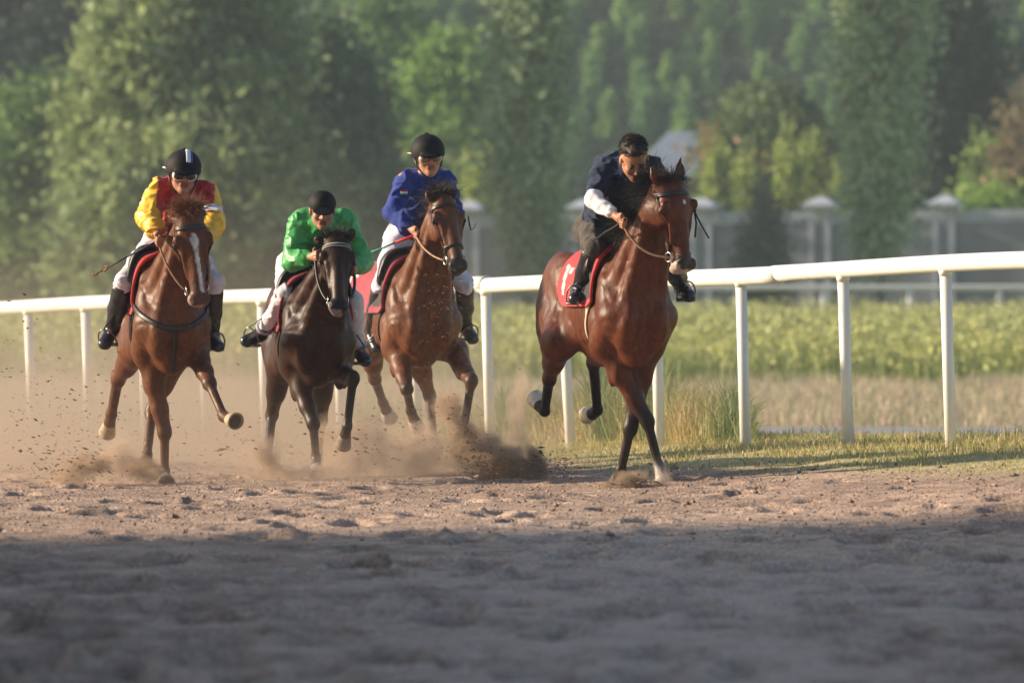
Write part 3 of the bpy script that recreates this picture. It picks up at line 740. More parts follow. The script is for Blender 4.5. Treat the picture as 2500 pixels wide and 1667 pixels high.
def relP(px, py, a, H):
    """place of the photograph + distance forward on the horse -> point relative to the horse's root"""
    Y = H.Y0-a*H.cy
    for _ in range(3):
        X = (px-1250)/FOC*Y; b = ((X-H.X0)-a*H.sy)/H.cy; Y = H.Y0-a*H.cy+b*H.sy
    return np.array([X-H.X0, Y-H.Y0, CAMZ+(HOR-py)/FOC*Y-H.z0])
def swing(par, px, py, Ln, sign, H, rep=None):
    """joint seen at px,py a bone's length from its parent; sign + towards the camera"""
    Y = H.Y0+par[1]
    for _ in range(4):
        X = (px-1250)/FOC*Y-H.X0; Z = CAMZ+(HOR-py)/FOC*Y-H.z0
        q = Ln**2-(X-par[0])**2-(Z-par[2])**2
        Y = H.Y0+par[1]-sign*math.sqrt(max(q, 0))
    if q < 0 and rep: print('  stretched', rep, round(math.sqrt((X-par[0])**2+(Z-par[2])**2)/Ln, 2))
    return np.array([X, Y-H.Y0, Z])

def sw(par, jt, Ln, H, rep=None): return swing(par, jt[0], jt[1], Ln, jt[2], H, rep)
class Fr: pass
def horse_frame(px, D, yaw, k, dz):
    H = Fr(); H.Y0 = D; H.X0 = (px-1250)/FOC*D; H.z0 = float(ground_z(H.X0, D)); y = R(yaw); H.sy = math.sin(y); H.cy = math.cos(y)
    H.F = np.array([H.sy, -H.cy, 0]); H.L = np.array([H.cy, H.sy, 0]); H.U = np.array([0, 0, 1.0]); H.k = k; H.dz = dz-H.z0
    H.loc = lambda a, b, c: H.F*a*k+H.L*b*k+H.U*(c*k+H.dz)
    return H

M_coat = mat('horse_coat', attr=True, rough=0.45, spec=0.26, var=(38, 0.32), bump=(85, 0.6, 0.004), sheen=0.0, aniso=(1, 1, .45), coat=0.0)
M_hair = mat('horse_hair', attr=True, rough=0.5, spec=0.4)
M_hoof = mat('hoof_horn', attr=True, rough=0.6, var=(30, 0.25), bump=(60, 0.3, 0.003))
M_eye = mat('horse_eye', (0.012, 0.008, 0.006), 0.08, spec=0.6)
M_leather = mat('dark_leather', (0.022, 0.017, 0.014), 0.42, var=(30, 0.3), bump=(90, 0.25, 0.002))
M_tan = mat('tan_leather', (0.36, 0.20, 0.11), 0.55, var=(25, 0.3), bump=(90, 0.3, 0.002))
M_metal = mat('steel', (0.62, 0.60, 0.56), 0.22, metal=1.0)
M_cloth = mat('woven_cloth', attr=True, rough=0.85, var=(14, 0.14), bump=(160, 0.35, 0.002), sheen=0.2)
M_silk = mat('silk', attr=True, rough=0.42, spec=0.40, var=(9, 0.12), bump=(26, 0.5, 0.008), sheen=0.1, aniso=(1, 1, .55))
M_cotton = mat('cotton', attr=True, rough=0.85, spec=0.2, var=(11, 0.08), bump=(35, 0.5, 0.005), sheen=0.1)
M_skin = mat('skin', attr=True, rough=0.5, spec=0.35, var=(30, 0.08), bump=(120, 0.12, 0.001))
M_boot = mat('boot_leather', (0.016, 0.016, 0.020), 0.30, var=(14, 0.3), bump=(22, 0.5, 0.008), spec=0.6)
M_velvet = mat('helmet_cloth', (0.006, 0.006, 0.007), 0.7, spec=0.25, var=(30, 0.3))
M_hairh = mat('head_hair', attr=True, rough=0.6, spec=0.3)
M_lens = mat('goggle_lens', (0.02, 0.02, 0.025), 0.08, spec=0.8)
M_dot = mat('painted_white', (0.6, 0.6, 0.6), 0.5)

def build_horse(sp):
    H = sp['H']; k = H.k; loc = H.loc
    root = empty('racehorse', (H.X0, H.Y0, H.z0), sp['label'], 'horse'); H.root = root
    coat = np.array(sp['coat']); leg = np.array(sp.get('leg', coat*0.7)); muz = np.array(sp.get('muz', coat*0.35))
    pal = {0: coat, 1: leg, 2: muz, 3: coat*0.5, 4: np.array([0.01, 0.008, 0.008]), 5: np.array(sp.get('sock', (0.4, 0.36, 0.3))), 6: coat*0.82}
    ax = [H.F, H.L, H.U]; S = Solid(); w = sp.get('wide', 1.0)
    # trunk
    S.ell(loc(-.40, 0, 1.15), (.52*k, .255*k*w, .325*k), ax)
    S.ell(loc(0.02, 0, 1.17), (.34*k, .235*k*w, .37*k), ax, k=.06)
    S.ell(loc(-.78, 0, 1.26), (.38*k, .24*k*w, .27*k), ax, k=.06)
    for s in (-1, 1):
        S.ell(loc(.23, s*.112*w, 1.08), (.165*k, .112*k*w, .19*k), ax, k=.014, col=0)              # breast
        S.cone(loc(-.08, s*.12, 1.46), loc(.20, s*.17*w, 1.12), .10*k, .125*k, k=.04, flat=(H.L, .75)) # shoulder
        S.cone(loc(.20, s*.17*w, 1.10), loc(.0, s*.17*w, .93), .115*k, .10*k, k=.04)
        S.ell(loc(-.97, s*.11, 1.27), (.30*k, .145*k*w, .26*k), ax, k=.05)                    # croup
        S.ell(loc(-1.10, s*.13, 1.10), (.19*k, .115*k*w, .28*k), ax, k=.05)
        S.ell(loc(.10, s*.215*w, 1.22), (.10*k, .045*k, .16*k), ax, k=.03)
        S.ell(loc(-.62, s*.19*w, 1.0), (.16*k, .07*k, .14*k), ax, k=.05)
    S.cone(loc(.04, 0, 1.50), loc(-.36, 0, 1.43), .065*k, .07*k, k=.08)
    S.cone(loc(.30, 0, 1.12), loc(.18, 0, .84), .035*k, .05*k, k=.05)
    S.cone(loc(.18, 0, .90), loc(-.5, 0, .88), .10*k, .10*k, k=.08)
    for s in (-1, 1):
        S.ell(loc(-.07, s*.20*w, 1.06), (.13*k, .07*k*w, .14*k), ax, k=.016)                      # triceps
        S.cone(loc(-.06, s*.185*w, 1.40), loc(.20, s*.205*w, 1.15), .055*k, .062*k, k=.018, flat=(H.L, .62))   # blade
        S.cone(loc(.17, s*.215*w, 1.14), loc(-.02, s*.20*w, 1.00), .060*k, .058*k, k=.018, flat=(H.L, .7))
        S.cone(loc(-.62, s*.19*w, 1.18), loc(-.80, s*.20*w, .98), .05*k, .07*k, k=.02, flat=(H.L, .7))
        S.cone(loc(-.92, s*.20*w, 1.36), loc(-.84, s*.205*w, 1.05), .07*k, .075*k, k=.02, flat=(H.L, .6))
        for i_ in range(5): S.cone(loc(-.20-.10*i_, s*.210*w, 1.26), loc(-.26-.10*i_, s*.19*w, .98), .040*k, .036*k, k=.04, flat=(H.L, .9))
    # neck and head
    poll = relP(*sp['poll'], H); muzz = swing(poll, *sp['muzzle'], .60*k, 1, H)
    muzz = poll+(muzz-poll)*1.0; Lh = np.linalg.norm(muzz-poll); q = max(Lh, .56*k)/.60
    eu = unit(muzz-poll); hy = R(sp['hyaw']); hf = np.array([math.sin(hy), -math.cos(hy), 0])
    ev = unit(hf-eu*hf.dot(eu)); ew = np.cross(ev, eu); ew = ew*np.sign(ew.dot(np.array([math.cos(hy), math.sin(hy), 0])))
    gv, gw = sp.get('hg', (1.12, 1.22)); h = lambda u, v, w_: poll+(eu*u+ev*v*gv+ew*w_*gw)*q; H.h = h; H.hax = (eu, ev, ew); H.q = q
    hax = [eu, ev, ew]
    nk = sp.get('nk', .86); nb = loc(.12, 0, 1.24); top = loc(-.02, 0, 1.45); mid = (top*.45+h(0, -.05, 0)*.55)
    nl = (H.L+ew); nl = unit(nl)
    S.cone(loc(.12, 0, 1.12), h(.12, -.15, 0), .205*k, .095*q, k=.07, flat=(nl, .80*nk))
    S.cone(top, h(.02, -.07, 0), .135*k, .078*q, k=.07, flat=(nl, .78*nk))
    S.cone(loc(.10, 0, 1.30), (loc(.10, 0, 1.30)+h(.05, -.11, 0))/2, .20*k, .135*k, k=.07, flat=(nl, .78*nk))
    for s in (-1, 1): S.cone(loc(.22, s*.075, 1.16), h(.15, -.15, s*.03), .06*k, .035*k, k=.04)
    for s in (-1, 1):
        S.cone(loc(.24, s*.115*w, 1.10), h(.15, -.115, s*.050), .075*k, .034*q, k=.016)
        S.cone(loc(.16, s*.12*w, 1.34), h(.05, -.085, s*.035), .085*k, .040*q, k=.018)
    # head
    hq = q*np.array([1, gv, gw])
    S.ell(h(.055, -.035, 0), np.array([.10, .085, .078])*hq, hax, k=.03)
    S.ell(h(.165, .000, 0), np.array([.125, .062, .088])*hq, hax, k=.03)
    S.cone(h(.20, .005, 0), h(.50, .012, 0), .074*q, .052*q, k=.03, flat=(ew, .86))
    S.cone(h(.16, -.085, 0), h(.46, -.045, 0), .080*q, .043*q, k=.03, flat=(ew, .72))
    for s in (-1, 1):
        S.ell(h(.185, -.085, s*.046), np.array([.115, .098, .034])*hq, hax, k=.02)              # cheek
        S.cone(h(.215, .028, s*.062), h(.40, .000, s*.046), .020*q, .014*q, k=.02)                # facial crest
        S.ell(h(.160, .030, s*.086), np.array([.036, .024, .020])*hq, hax, k=.014)                 # brow
        S.ell(h(.192, .010, s*.093), np.array([.026, .020, .016])*hq, hax, k=.008, col=3)
        S.ell(h(.545, .028, s*.037), np.array([.034, .026, .022])*hq, hax, k=.014, col=2)         # nostril wing
        S.ell(h(.550, .046, s*.046), np.array([.022, .016, .013])*hq, hax, k=.006, sub=True, col=4)
    S.ell(h(.545, -.005, 0), np.array([.056, .052, .056])*hq, hax, k=.03, col=2)
    S.ell(h(.562, -.040, 0), np.array([.038, .032, .040])*hq, hax, k=.015, col=2)
    S.cone(h(.40, -.055, 0), h(.535, -.055, 0), .038*q, .030*q, k=.02, col=2)
    S.cone(h(.535, -.028, -.05), h(.535, -.028, .05), .006, .006, k=.012, sub=True, col=4)
    n_ear0 = len(S.p)
    for i, s in enumerate((-1, 1)):
        e0 = h(.02, -.02, s*.058); ed = unit(-eu*sp['ears'][i][0]+ev*sp['ears'][i][1]+ew*s*sp['ears'][i][2]); el = sp['ears'][i][3]*q
        fl = unit(np.cross(ed, ew)); fwd = unit(ev-ed*ev.dot(ed))
        S.cone(e0, e0+ed*el*.50, .030*q, .040*q, k=.02, flat=(fwd, .6)); S.cone(e0+ed*el*.45, e0+ed*el, .038*q, .005, k=.012, flat=(fwd, .55))
        S.cone(e0+ed*el*.25+fwd*.020*q, e0+ed*el*.78+fwd*.016*q, .018*q, .008, k=.008, sub=True, col=3)
    n_ear1 = len(S.p)
    # legs
    hoofs = []
    def fore(s, j):
        el = loc(*j['el']) if 'el' in j else loc(.0, s*.155*w, .90)
        if 'elp' in j: el = relP(*j['elp'], H)
        kn = sw(el, j['kn'], .47*k, H, 'forearm'); ft = sw(kn, j['ft'], .31*k, H, 'cannon'); tp = sw(ft, j['hf'], .175*k, H, 'pastern')
        mid = el*.62+kn*.38
        S.cone(el+H.U*.05, mid, .098*k, .066*k, k=.06, col=0); S.cone(mid, mid*.5+kn*.5, .066*k, .056*k, k=.03, col=0); S.cone(mid*.5+kn*.5, kn, .056*k, .046*k, k=.03, col=1 if sp.get('dusty', 1) < .1 else 0)
        S.ell(el*.78+kn*.22+H.F*.035, (.060*k, .050*k, .13*k), ax, k=.016); S.ell(el*.72+kn*.28-H.F*.03+H.L*s*.03, (.045*k, .040*k, .12*k), ax, k=.014)
        d = unit(ft-kn); bk = unit(-H.F-d*(-H.F).dot(d)) if abs(H.F.dot(d)) < .95 else H.U
        S.ell(kn, (.047*k, .046*k, .062*k), [bk, np.cross(d, bk), d], k=.02, col=1)
        S.cone(kn, ft, .033*k, .029*k, k=.02, col=1); S.cone(kn+bk*.024*k+d*.04, ft+bk*.024*k, .020*k, .020*k, k=.012, col=1)
        S.ell(ft+bk*.008, (.042*k, .037*k, .044*k), [bk, np.cross(d, bk), d], k=.015, col=1)
        pd = unit(tp-ft); cor = tp-pd*.075*k; S.cone(ft, cor, .032*k, .042*k, k=.015, col=5 if j.get('sock') else 1)
        hoofs.append((cor, tp, j.get('hc', sp['hoof']), j.get('sole', False)))
    def hind(s, j):
        st = loc(-.74, s*.165*w, .94) if 'st' not in j else relP(*j['st'], H)
        hk = sw(st, j['hk'], .48*k, H, 'gaskin'); ft = sw(hk, j['ft'], .38*k, H, 'hind cannon'); tp = sw(ft, j['hf'], .175*k, H, 'pastern')
        S.cone(loc(-1.0, s*.13, 1.14), st, .20*k, .125*k, k=.06, flat=(H.L, .72))
        S.cone(loc(-1.12, s*.14, 1.02), st*.5+hk*.5, .12*k, .075*k, k=.06, flat=(H.L, .75))
        S.cone(st, st*.4+hk*.6, .115*k, .062*k, k=.05); S.cone(st*.4+hk*.6, hk, .062*k, .042*k, k=.03)
        d = unit(ft-hk); g = unit(hk-st); bk = unit(g-d) if np.linalg.norm(g-d) > .2 else unit(-H.F-d*(-H.F).dot(d))
        cal = hk+bk*.045*k-d*.02
        S.cone(hk, cal, .045*k, .024*k, k=.02, col=1); S.cone(cal, hk+(st-hk)*.35, .020*k, .018*k, k=.02, col=0)
        S.ell(hk, (.050*k, .042*k, .062*k), [bk, np.cross(d, bk), d], k=.02, col=1)
        S.cone(hk, ft, .036*k, .031*k, k=.02, col=1); S.cone(hk+bk*.026*k, ft+bk*.024*k, .021*k, .020*k, k=.012, col=1)
        S.ell(ft+bk*.008, (.043*k, .038*k, .046*k), [bk, np.cross(d, bk), d], k=.015, col=1)
        pd = unit(tp-ft); cor = tp-pd*.075*k; S.cone(ft, cor, .033*k, .043*k, k=.015, col=5 if j.get('sock') else 1)
        hoofs.append((cor, tp, j.get('hc', sp['hoof']), j.get('sole', False)))
    for s, n in ((-1, 'rf'), (1, 'lf')): fore(s, sp[n])
    for s, n in ((-1, 'rh'), (1, 'lh')): hind(s, sp[n])
    H.S = S
    nz = lambda X: 0.005*noise3(X, 8, 1)-0.006*(1-np.minimum(1, np.abs(noise3(X*[1, 1, .6], 13, 2))*9))*-1+.003*noise3(X, 40, 3)
    V, Q = S.grow(0.0125, noise=lambda X: nz(X)*np.clip((X[:, 2]-0.75*k)*4, 0.15, 1)*np.clip(1.2-6*np.maximum(0, (X-poll)@(-H.F)*-1), .25, 1))
    V = smooth_mesh(V, Q, 1, .4)
    C = S.colours(V, pal, 0.02)
    # darker points, belly, mane line; white marks on the face
    rel = V-poll; hu = rel@eu/q; hv = rel@ev/q/gv; hw = rel@ew/q/gw
    inhead = (hu > .03) & (hu < .64) & (np.abs(hw) < .14) & (hv > -.2)
    face = sst(hu, .38, .55)*inhead*(hv > -.12); C = C*(1-.55*face[:, None])+muz*.55*face[:, None]
    if sp.get('nose'):
        m = (inhead & (hu > .50) & (hv < .035) & (hv > -.08) & (hw < .02)).astype(float)*sst(hu, .50, .53); C = C*(1-m[:, None]*.75)+np.array(sp['nose'])*m[:, None]*.75
    for mk in sp.get('marks', []):
        u0, u1, wc, hwid = mk; t = np.clip((hu-u0)/(u1-u0), 0, 1); cen = wc[0]+(wc[1]-wc[0])*t; wid = hwid[0]*(1-t)+hwid[1]*t
        m = inhead & (hv > .0) & (hu > u0) & (hu < u1); f = m*(1-sst(np.abs(hw-cen)+.004*noise3(V, 60, 3), wid*.8, wid*1.15)); C = C*(1-f[:, None])+np.array([.62, .60, .58])*f[:, None]
    n = noise3(V, 5, 9)[:, None]; C = C*(1+.35*n)
    low = sst(-V[:, 2], -.42*k, -.1*k)[:, None]*sp.get('dusty', 0.25); C = C*(1-low)+np.array([.27, .19, .14])*low
    C = np.clip(C, 0.004, 1)
    mesh_np('body', V, Q, M_coat, root, True, C)
    for cor, tp, hc, sole in hoofs:
        d = unit(tp-cor); fw = unit(H.F-d*H.F.dot(d)) if abs(H.F.dot(d)) < .9 else unit(H.U-d*H.U.dot(d)); sd_ = np.cross(d, fw)
        m = MB(); nr = 18; rings = []
        for t, rr in ((-.10, .85), (.0, .98), (.12, 1.0), (.6, 1.16), (1.0, 1.30)):
            cc = cor+d*t*.085*k+fw*.010*t; rings.append([cc+(fw*math.cos(a)*1.08*(1 if math.cos(a) > 0 else .86)+sd_*math.sin(a))*.045*k*rr for a in np.linspace(0, 2*math.pi, nr, endpoint=False)])
        inner = [cor+d*.078*k+fw*.010+(fw*math.cos(a)+sd_*math.sin(a))*.045*k*1.02 for a in np.linspace(0, 2*math.pi, nr, endpoint=False)]
        inner2 = [cor+d*.070*k+fw*.010+(fw*math.cos(a)+sd_*math.sin(a))*.045*k*.9 for a in np.linspace(0, 2*math.pi, nr, endpoint=False)]
        rings += [[cor+d*1.0*.085*k+fw*.010+(fw*math.cos(a)*1.08+sd_*math.sin(a))*.045*k*1.10 for a in np.linspace(0, 2*math.pi, nr, endpoint=False)], inner2]
        V_ = np.concatenate([np.array(r_) for r_ in rings]+[[cor+d*.072*k]]); Qs = [[i*nr+j, i*nr+(j+1) % nr, (i+1)*nr+(j+1) % nr, (i+1)*nr+j] for i in range(len(rings)-1) for j in range(nr)]
        cI = len(V_)-1; Ts = [[cI, (len(rings)-1)*nr+j, (len(rings)-1)*nr+(j+1) % nr] for j in range(nr)]
        c = np.tile(np.array(hc), (len(V_), 1)); c[-nr-1:] = (0.05, 0.035, 0.025); c[-2*nr-1:-nr-1] *= .8
        m.add(V_, Qs, Ts, col=c); m.build('hoof', M_hoof, root)
    for s in (-1, 1):
        m = Solid(); m.ell(h(.194, .016, s*.0965), np.array([.020, .018, .015])*q, hax); V_, Q_ = m.grow(.004); mesh_np('eye', V_, Q_, M_eye, root)
    # mane and forelock, tail
    r = np.random.default_rng(sp['seed']); mc = sp['mane']; roots = []; dirs = []; ln = []
    cre = [h(.0, -.06, 0)+(-eu)*.03*q, mid+unit(np.cross(nl, mid-top))*0.0+H.U*.10*k, top+H.U*.12*k]
    for i in range(int(1.6*sp.get('nmane', 900))):
        t = r.random(); a, b, c_ = cre; p = a*(1-t)**2+2*b*t*(1-t)+c_*t*t; p = p+r.normal(size=3)*.012-H.U*.02
        roots.append(p); dirs.append(H.U*sp['blow'][0]+nl*(sp['blow'][1]+r.normal()*.35)-H.F*(sp['blow'][2]+r.normal()*.25)+r.normal(size=3)*.25); ln.append(r.uniform(.10, .24)*k*sp.get('mlen', 1))
    for i in range(int(1.8*sp.get('nfore', 420))):
        p = h(.0+r.normal()*.012, -.01+r.normal()*.02, r.normal()*.026); roots.append(p)
        dirs.append(-eu*sp['fl'][0]+ev*(sp['fl'][1]+r.normal()*.3)+ew*(sp['fl'][2]+r.normal()*.8)); ln.append(r.uniform(.08, .22)*sp['fl'][3])
    hairs('mane', roots, dirs, np.array(ln), M_hair, root, mc, w=.0026, n_seg=6, droop=.10, curl=.75, seed=sp['seed'])
    roots = [loc(-1.24, 0, 1.38)+r.normal(size=3)*.02 for _ in range(220)]
    hairs('tail', roots, [-H.F*1.0-H.U*.5+H.L*.45+r.normal(size=3)*.06 for _ in range(220)], r.uniform(.35, .55, 220), M_hair, root, mc, w=.006, droop=.10, curl=.08, seed=3)
    # bridle
    bm_ = sp.get('bridle', M_leather); circ = lambda u, v0, v1, wd, n=26, a0=-110, a1=110: ([h(u, (v0+v1)/2+.16*math.cos(R(t)), .16*math.sin(R(t))) for t in np.linspace(a0, a1, n)], [-(ev*math.cos(R(t))+ew*math.sin(R(t))) for t in np.linspace(a0, a1, n)])
    br = bpy.data.objects.new('bridle', None); COL.objects.link(br); br.parent = root
    hs = Solid(); hs.p = [p for j_, p in enumerate(S.p) if not p['sub'] and not n_ear0 <= j_ < n_ear1]
    p_, i_ = circ(.085, -.03, -.03, .02); cols = None
    o, _ = strap('browband', hs, p_, i_, .026*q, eu, bm_ if not sp.get('brow') else M_cloth, br, nw=5, cols=(lambda C_: C_)(np.array([[sp['brow'][j] for j in range(5)]]*26)) if sp.get('brow') else None)
    bits = []
    for s in (-1, 1):
        us = np.linspace(.09, .47, 16)
        p_ = [h(u, -.035+.035*math.sin(math.pi*(u-.06)/.41)-.03*(u > .3)*(u-.3)/.17, s*.17) for u in us]; i_ = [-ew*s]*16
        o, G = strap('cheekpiece', hs, p_, i_, .017*q, ev, bm_, br)
        c = h(.485, -.022, s*.058); bits.append(c)
        m = MB(); m.tube([c+(eu*math.cos(t)+ev*math.sin(t))*.030*q for t in np.linspace(0, 2*math.pi, 17)], .0048*q, 6, cap=False); m.build('bit_ring', M_metal, br)
    if sp.get('noseband'):
        p_, i_ = circ(sp['noseband'], -.02, -.02, .02, n=30, a0=-150, a1=150); strap('noseband', hs, p_, i_, .020*q, eu, M_metal if sp.get('metalnose') else bm_, br)
    H.bits = bits
    if sp.get('breast'):
        B = loc; pts = []; inw = []
        for t in np.linspace(-1, 1, 34):
            pts.append(B(.10+.42*(1-abs(t)**1.6), t*.36, 1.30-.23*math.cos(t*math.pi/2)**1.0)); inw.append(B(-.1, 0, 1.12)-pts[-1])
        strap('breastplate', hs, pts, inw, .035, H.U, M_leather, root, thick=.010, nw=4)
        for s in (0,):
            p_ = [B(.50, 0, c) for c in np.linspace(1.07, .78, 10)]; strap('breastplate_strap', hs, p_, [-H.F]*10, .03, H.L, M_leather, root, thick=.008)
    return H

def build_saddle(sp, H):
    k = H.k; loc = H.loc; S = Solid(); S.p = [p for p in H.S.p if not p['sub']][:22]
    hs = Solid(); hs.p = S.p
    root = empty('saddle', (H.X0, H.Y0, H.z0), sp['label'], 'saddle')
    a0, a1 = sp.get('a', (-.72, .02)); ths = sp.get('th', 96); na = 46; nt_ = 91
    A = np.linspace(a0, a1, na); G = []; NR = []; Cc = []
    for i, a in enumerate(A):
        t = (a-a0)/(a1-a0); lim = ths*(0.74+.26*min(1, math.sqrt(max(0, 1-(1-min(1, t/.22))**2))))*(1-.22*max(0, (t-.8)/.2)**2)
        th = np.linspace(-lim, lim, nt_); d = np.array([H.L*math.sin(R(x))+H.U*math.cos(R(x)) for x in th])
        o = np.array([loc(a-.0+.10*t*0, 0, 1.20)]*nt_); G.append(hs.project(o+d*.55, -d, .034)); NR.append(d)
        edge = sp['edge']; base = np.array(sp['cloth']); c = np.tile(base, (nt_, 1)); fr = np.abs(th)/lim
        c[(fr > .965)] = edge
        if t > .62: c[fr < .90] = (.02, .018, .02)
        if t < .03 or t > .965: c[:] = edge
        for (ta, tb, f0, f1, colr, side, sl) in sp.get('marks', []):
            tt = t+sl*(fr-(f0+f1)/2); c[(tt > ta) & (tt < tb) & (fr > f0) & (fr < f1) & (np.sign(th) == side)] = colr
        Cc.append(c)
    G = np.array(G); NR = np.array(NR); C = np.array(Cc)
    sheet('saddle_cloth', G, .020, NR, M_cloth, root, C)
    if sp.get('rug'):
        A = np.linspace(-1.22, a0-.005, 34); G = []; NR = []; Cc = []
        for i, a in enumerate(A):
            t = (a+1.22)/(a0+1.22); lim = 60+18*t; th = np.linspace(-lim, lim, 61); d = np.array([H.L*math.sin(R(x))+H.U*math.cos(R(x))-H.F*.25*(1-t) for x in th])
            G.append(hs.project(np.array([loc(a, 0, 1.2)]*61)+d*.6, -d, .018)); NR.append(np.array([unit(x) for x in d])); c = np.tile(np.array(sp['cloth']), (61, 1)); fr = np.abs(th)/lim
            for (ta, tb, f0, f1, colr, side, sl) in sp['rug']:
                tt = t+sl*(fr-(f0+f1)/2); c[(tt > ta) & (tt < tb) & (fr > f0) & (fr < f1) & (np.sign(th) == side)] = colr
            Cc.append(c)
        sheet('rump_rug', np.array(G), .010, np.array(NR), M_cloth, root, np.array(Cc))
    # pad and seat
    A = np.linspace(-.52, -.02, 24); G = []; NR = []
    for a in A:
        t = (a+.52)/.50; lim = 16+48*sst(t, .25, .6)*(1-.25*t); th = np.linspace(-lim, lim, 31); d = np.array([H.L*math.sin(R(x))+H.U*math.cos(R(x)) for x in th])
        thick = .035+.02*np.cos(R(90)*th/lim)*(1.6*abs(t-.45)); o = np.array([loc(a, 0, 1.2)]*31)
        g = hs.project(o+d*.55, -d, .052)+d*thick[:, None]*.6; G.append(g); NR.append(d)
    sheet('saddle_seat', np.array(G), .022, np.array(NR), M_leather, root)
    th = np.linspace(0, 360, 64, endpoint=False); d = np.array([H.L*math.sin(R(x))+H.U*math.cos(R(x)) for x in th])
    ga = sp.get('ga', -.14)
    G_ = [loc(ga, 0, 1.16)+v*.6 for v in d]; c = np.array([[sp['girth']]*3]*64)
    keep = slice(10, 55)
    strap('girth', hs, np.array(G_)[keep], -d[keep], .085*k, unit(H.F+H.U*.0), M_cloth, root, off=.004, thick=.010, cols=c[keep])
    return root

def stirrup(root, ball, fdir, side, top, H):
    """iron round the ball of the foot, hanging on a leather"""
    f = unit(fdir); s = unit(side-f*side.dot(f)); u = unit(np.cross(f, s)); u = u*np.sign(u[2])
    m = MB(); base = ball-u*.045
    pts = [base-s*.062, base-s*.062+u*.035]+[base+s*.062*-math.cos(t)+u*(.035+.095*math.sin(t)) for t in np.linspace(0, math.pi, 12)][1:]+[base+s*.062]
    m.tube(pts, .0058, 6); m.tube([base-s*.064, base+s*.064], .0085, 6, flat=1.6); m.build('stirrup_iron', M_metal if False else M_steel_dark, root)
    m = MB(); tp = base+u*.13; m.tube([top, top*.5+tp*.5+s*.01, tp], .009, 6, flat=.5); m.build('stirrup_leather', M_leather, root)
M_steel_dark = mat('worn_steel', (0.20, 0.20, 0.21), 0.35, metal=0.8)

